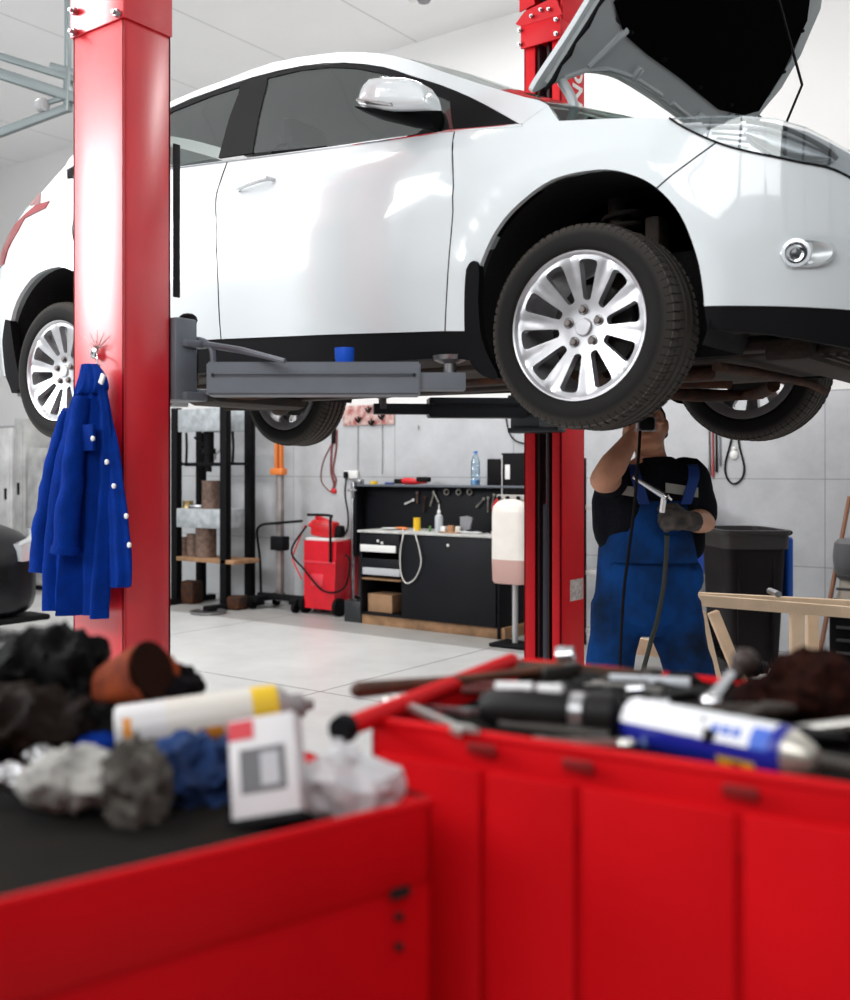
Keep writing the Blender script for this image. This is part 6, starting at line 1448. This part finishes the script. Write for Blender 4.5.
G().lathe([(.0255,.955*Ln),(.026,.96*Ln),(.0235,.985*Ln),(.020,1.02*Ln),(.014,1.07*Ln),(.008,1.09*Ln),(0,1.09*Ln)], a, d, 28).build('can_top', mat('tin_top', (.60,.57,.50), .3, .7), bc)
# sockets, ratchet, pliers, rag
for i, (X, Y, D, r, h) in enumerate(((661,706,1.27,.011,.022),(694,716,1.22,.0115,.024),(711,722,1.19,.011,.022),(566,656,1.56,.016,.024),(636,690,1.33,.009,.02))):
    p = atd(X, Y, D); dv = Vector((CT*.8+ST*.3, ST*.8-CT*.3, .15)).normalized()
    solo(G().lathe([(r*.6,0),(r,0),(r,h*.45),(r*.85,h*.6),(r*.85,h),(r*.55,h),(r*.5,h*.5),(0,h*.5)], p-dv*h/2, dv, 24), 'socket', CHROME, 'chrome socket '+('behind the left end of the blue can','above the middle of the blue can, left of a pair','above the middle of the blue can, right of a pair','standing high above the hammer head','small, between pale spanner and blue can')[i], 'socket', 'chrome sockets on the farther cart')
P = [atd(742,664,1.27), atd(728,680,1.26), atd(712,702,1.24)]
rt_ = solo(G().tube(P, [.008,.0075,.010], 14).ball(P[-1], .014, (1,1,.8), 16), 'ratchet', CHROME, 'chrome ratchet with a dark round grip rising beside the brown rag', 'ratchet'); G().ball(atd(745,662,1.27), .017, (1,1,1), 18).tube([atd(742,666,1.27), atd(734,676,1.265)], .011, 14).build('grip', mat('dark_grip', (.035,.02,.018), .5), rt_)
def pliers(X, Y, D, ang, lab, m=mat('plier_black', (.005,.005,.005), .5, spec=.3), s=1.):
    g = G(); c = atd(X, Y, D); R_ = Matrix.Rotation(TH+ang, 3, 'Z')
    for k in (-1,1): g.tube([c+R_@Vector((x*s, k*y*s, z)) for x, y, z in ((-.10,.022,0),(-.06,.026,.0),(-.01,.008,.002),(.012,-.006,.002),(.045,-.004,.0))], [.008*s,.008*s,.007*s,.008*s,.005*s], 10)
    return solo(g, 'pliers', m, lab, 'pliers', 'pliers on the farther cart')
pliers(608,694,1.36,.3,'black pliers between pale spanner and black air tool'); pliers(650,686,1.44,-.4,'black pliers behind the blue can, far side'); pliers(560,690,1.38,1.2,'black pliers under the hammer head', s=.9); pliers(690,695,1.38,.1,'black pliers left of the dark round grip'); pliers(520,688,1.42,.0,'reddish handled pliers beneath the hammer handle', mat('plier_red', (.10,.012,.01), .5), .8)
pliers(800,735,1.10,-.2,'black pliers behind the tip of the blue can'); pliers(760,712,1.17,.4,'dark pliers just above the blue can print', mat('plier_dark', (.03,.02,.015), .5))
blob('brown_rag', 812, 702, 1.26, (.072,.07,.048), mat('brown_pile', (.030,.009,.006), .95, spec=.05, dark=(.010,.004,.003), scale=60, bump=1., bscale=120), 'dark brown fluffy rag at the right edge of the farther cart', 'rag', None, 31., .3)
blob('brown_rag', 765, 700, 1.32, (.04,.04,.024), mat('brown_pile2', (.016,.006,.005), .95, spec=.05), 'smaller dark brown rag between the ratchet and the fluffy one', 'rag', None, 33., .3)
for i, (p0, p1, r, m_, lab) in enumerate((((770,733,1.12),(870,722,1.08),.006,BRT,'bright steel rod above the blue can tip'),((560,696,1.40),(640,700,1.33),.006,STEEL,'dull steel rod behind the black air tool'),((610,680,1.46),(690,684,1.42),.009,mat('grey_rod', (.45,.47,.5), .4),'pale grey rod at the far side behind the pliers'),((500,724,1.24),(610,736,1.18),.007,mat('dark_rod', (.04,.035,.03), .5),'dark rod in front of the black air tool'),((820,760,1.02),(880,772,.99),.008,mat('dark_rod', (.04,.035,.03), .5),'dark rod at the right edge by the can tip'),((575,672,1.52),(640,676,1.47),.010,RUST,'rusty rod behind the hammer head'))):
    solo(G().tube([atd(*p0), (atd(*p0)+atd(*p1))/2, atd(*p1)], r, 12), 'steel_rod', m_, lab, 'rod', 'rods on the farther cart')
blob('oily_rag', 590, 700, 1.36, (.10,.06,.016), mat('oily_black', (.006,.005,.004), .8, spec=.15), 'flat oily black rag under the tools on the farther cart', 'rag', None, 41., .2)
blob('oily_rag', 720, 720, 1.26, (.10,.05,.018), mat('oily_black', (.006,.005,.004), .8, spec=.15), 'oily black rag spread behind the blue can', 'rag', None, 43., .2)
# dark things heaped along the far rim
for X, Y, D_, r_, lab_, sd_ in ((600,684,1.55,(.075,.03,.022),'black oily rag hanging over the far rim by the hammer head',51.),(672,692,1.50,(.070,.03,.024),'black oily rag on the far rim left of the ratchet',53.),(735,700,1.44,(.060,.03,.024),'black oily rag on the far rim behind the ratchet grip',55.)):
    blob('oily_rag', X, Y, D_, r_, mat('oily_black', (.006,.005,.004), .8, spec=.15), lab_, 'rag', None, sd_, .35)
pliers(645,676,1.50,.9,'dark pliers lying over the rag on the far rim', mat('plier_dark', (.03,.02,.015), .5)); pliers(585,672,1.53,-.2,'brown-handled pliers nearest the hammer head', mat('plier_brown', (.09,.03,.012), .5))
G().lathe([(0,0),(.040,0.004),(.040,.010),(0,.012)], atd(160,668,1.36)-(atd(160,668,1.36)-atd(102,690,1.40)).normalized()*.02, (atd(160,668,1.36)-atd(102,690,1.40)), 24).build('lining', mat('glove_lining', (.02,.008,.005), .95, spec=.05), gt)
# blue cup on the near lift arm
p = aty(344.5,366,-1.02); p.z = 1.816
cpz = atd(344.5,366,3.60); 
solo(G().lathe([(0,0),(.030,0),(.034,.02),(.034,.052),(.031,.052),(.030,.006),(0,.006)], (cpz.x, cpz.y, 1.816), (0,0,1), 28), 'blue_cup', BLUEBRIGHT, 'bright blue plastic cup standing on the grey swing arm', 'cup')
# ------------------------------------------------------------------ light
w = bpy.data.worlds.new('world'); SC.world = w; w.use_nodes = True
w.node_tree.nodes['Background'].inputs['Color'].default_value = (.93,.97,1,1); w.node_tree.nodes['Background'].inputs['Strength'].default_value = .60
def area(name, loc, target, sx, sy, power, col=(1,1,1)):
    l = bpy.data.lights.new(name, 'AREA'); l.shape = 'RECTANGLE'; l.size = sx; l.size_y = sy; l.energy = power; l.color = col
    o = bpy.data.objects.new(name, l); COL.objects.link(o); o.location = loc
    o.rotation_euler = (Vector(target)-Vector(loc)).to_track_quat('-Z','Y').to_euler(); return o
area('daylight_from_gate', (-7.2,-6.1,5.2), (-1.4,-1.6,2.3), 4.2, 3.9, 760, (.95,.98,1))
area('daylight_front', (1.0,-6.2,4.2), (-2,2,1.2), 6, 2, 150, (1,1,1))
# ceiling lamps of the hall
for x, y, pw in ((-7.5,1.5,1.),(-3.0,2.6,1.),(1.5,2.6,.5),(-3.0,-2.5,1.)):
    area('ceiling_light_source', (x,y,CEIL-.12), (x,y,0), 1.5, .3, 110*pw, (1,.99,.97))
SC.view_settings.view_transform = 'Standard'; SC.view_settings.look = 'None'; SC.view_settings.gamma = 1; SC.view_settings.use_curve_mapping = False
SC.view_settings.exposure = 0.0
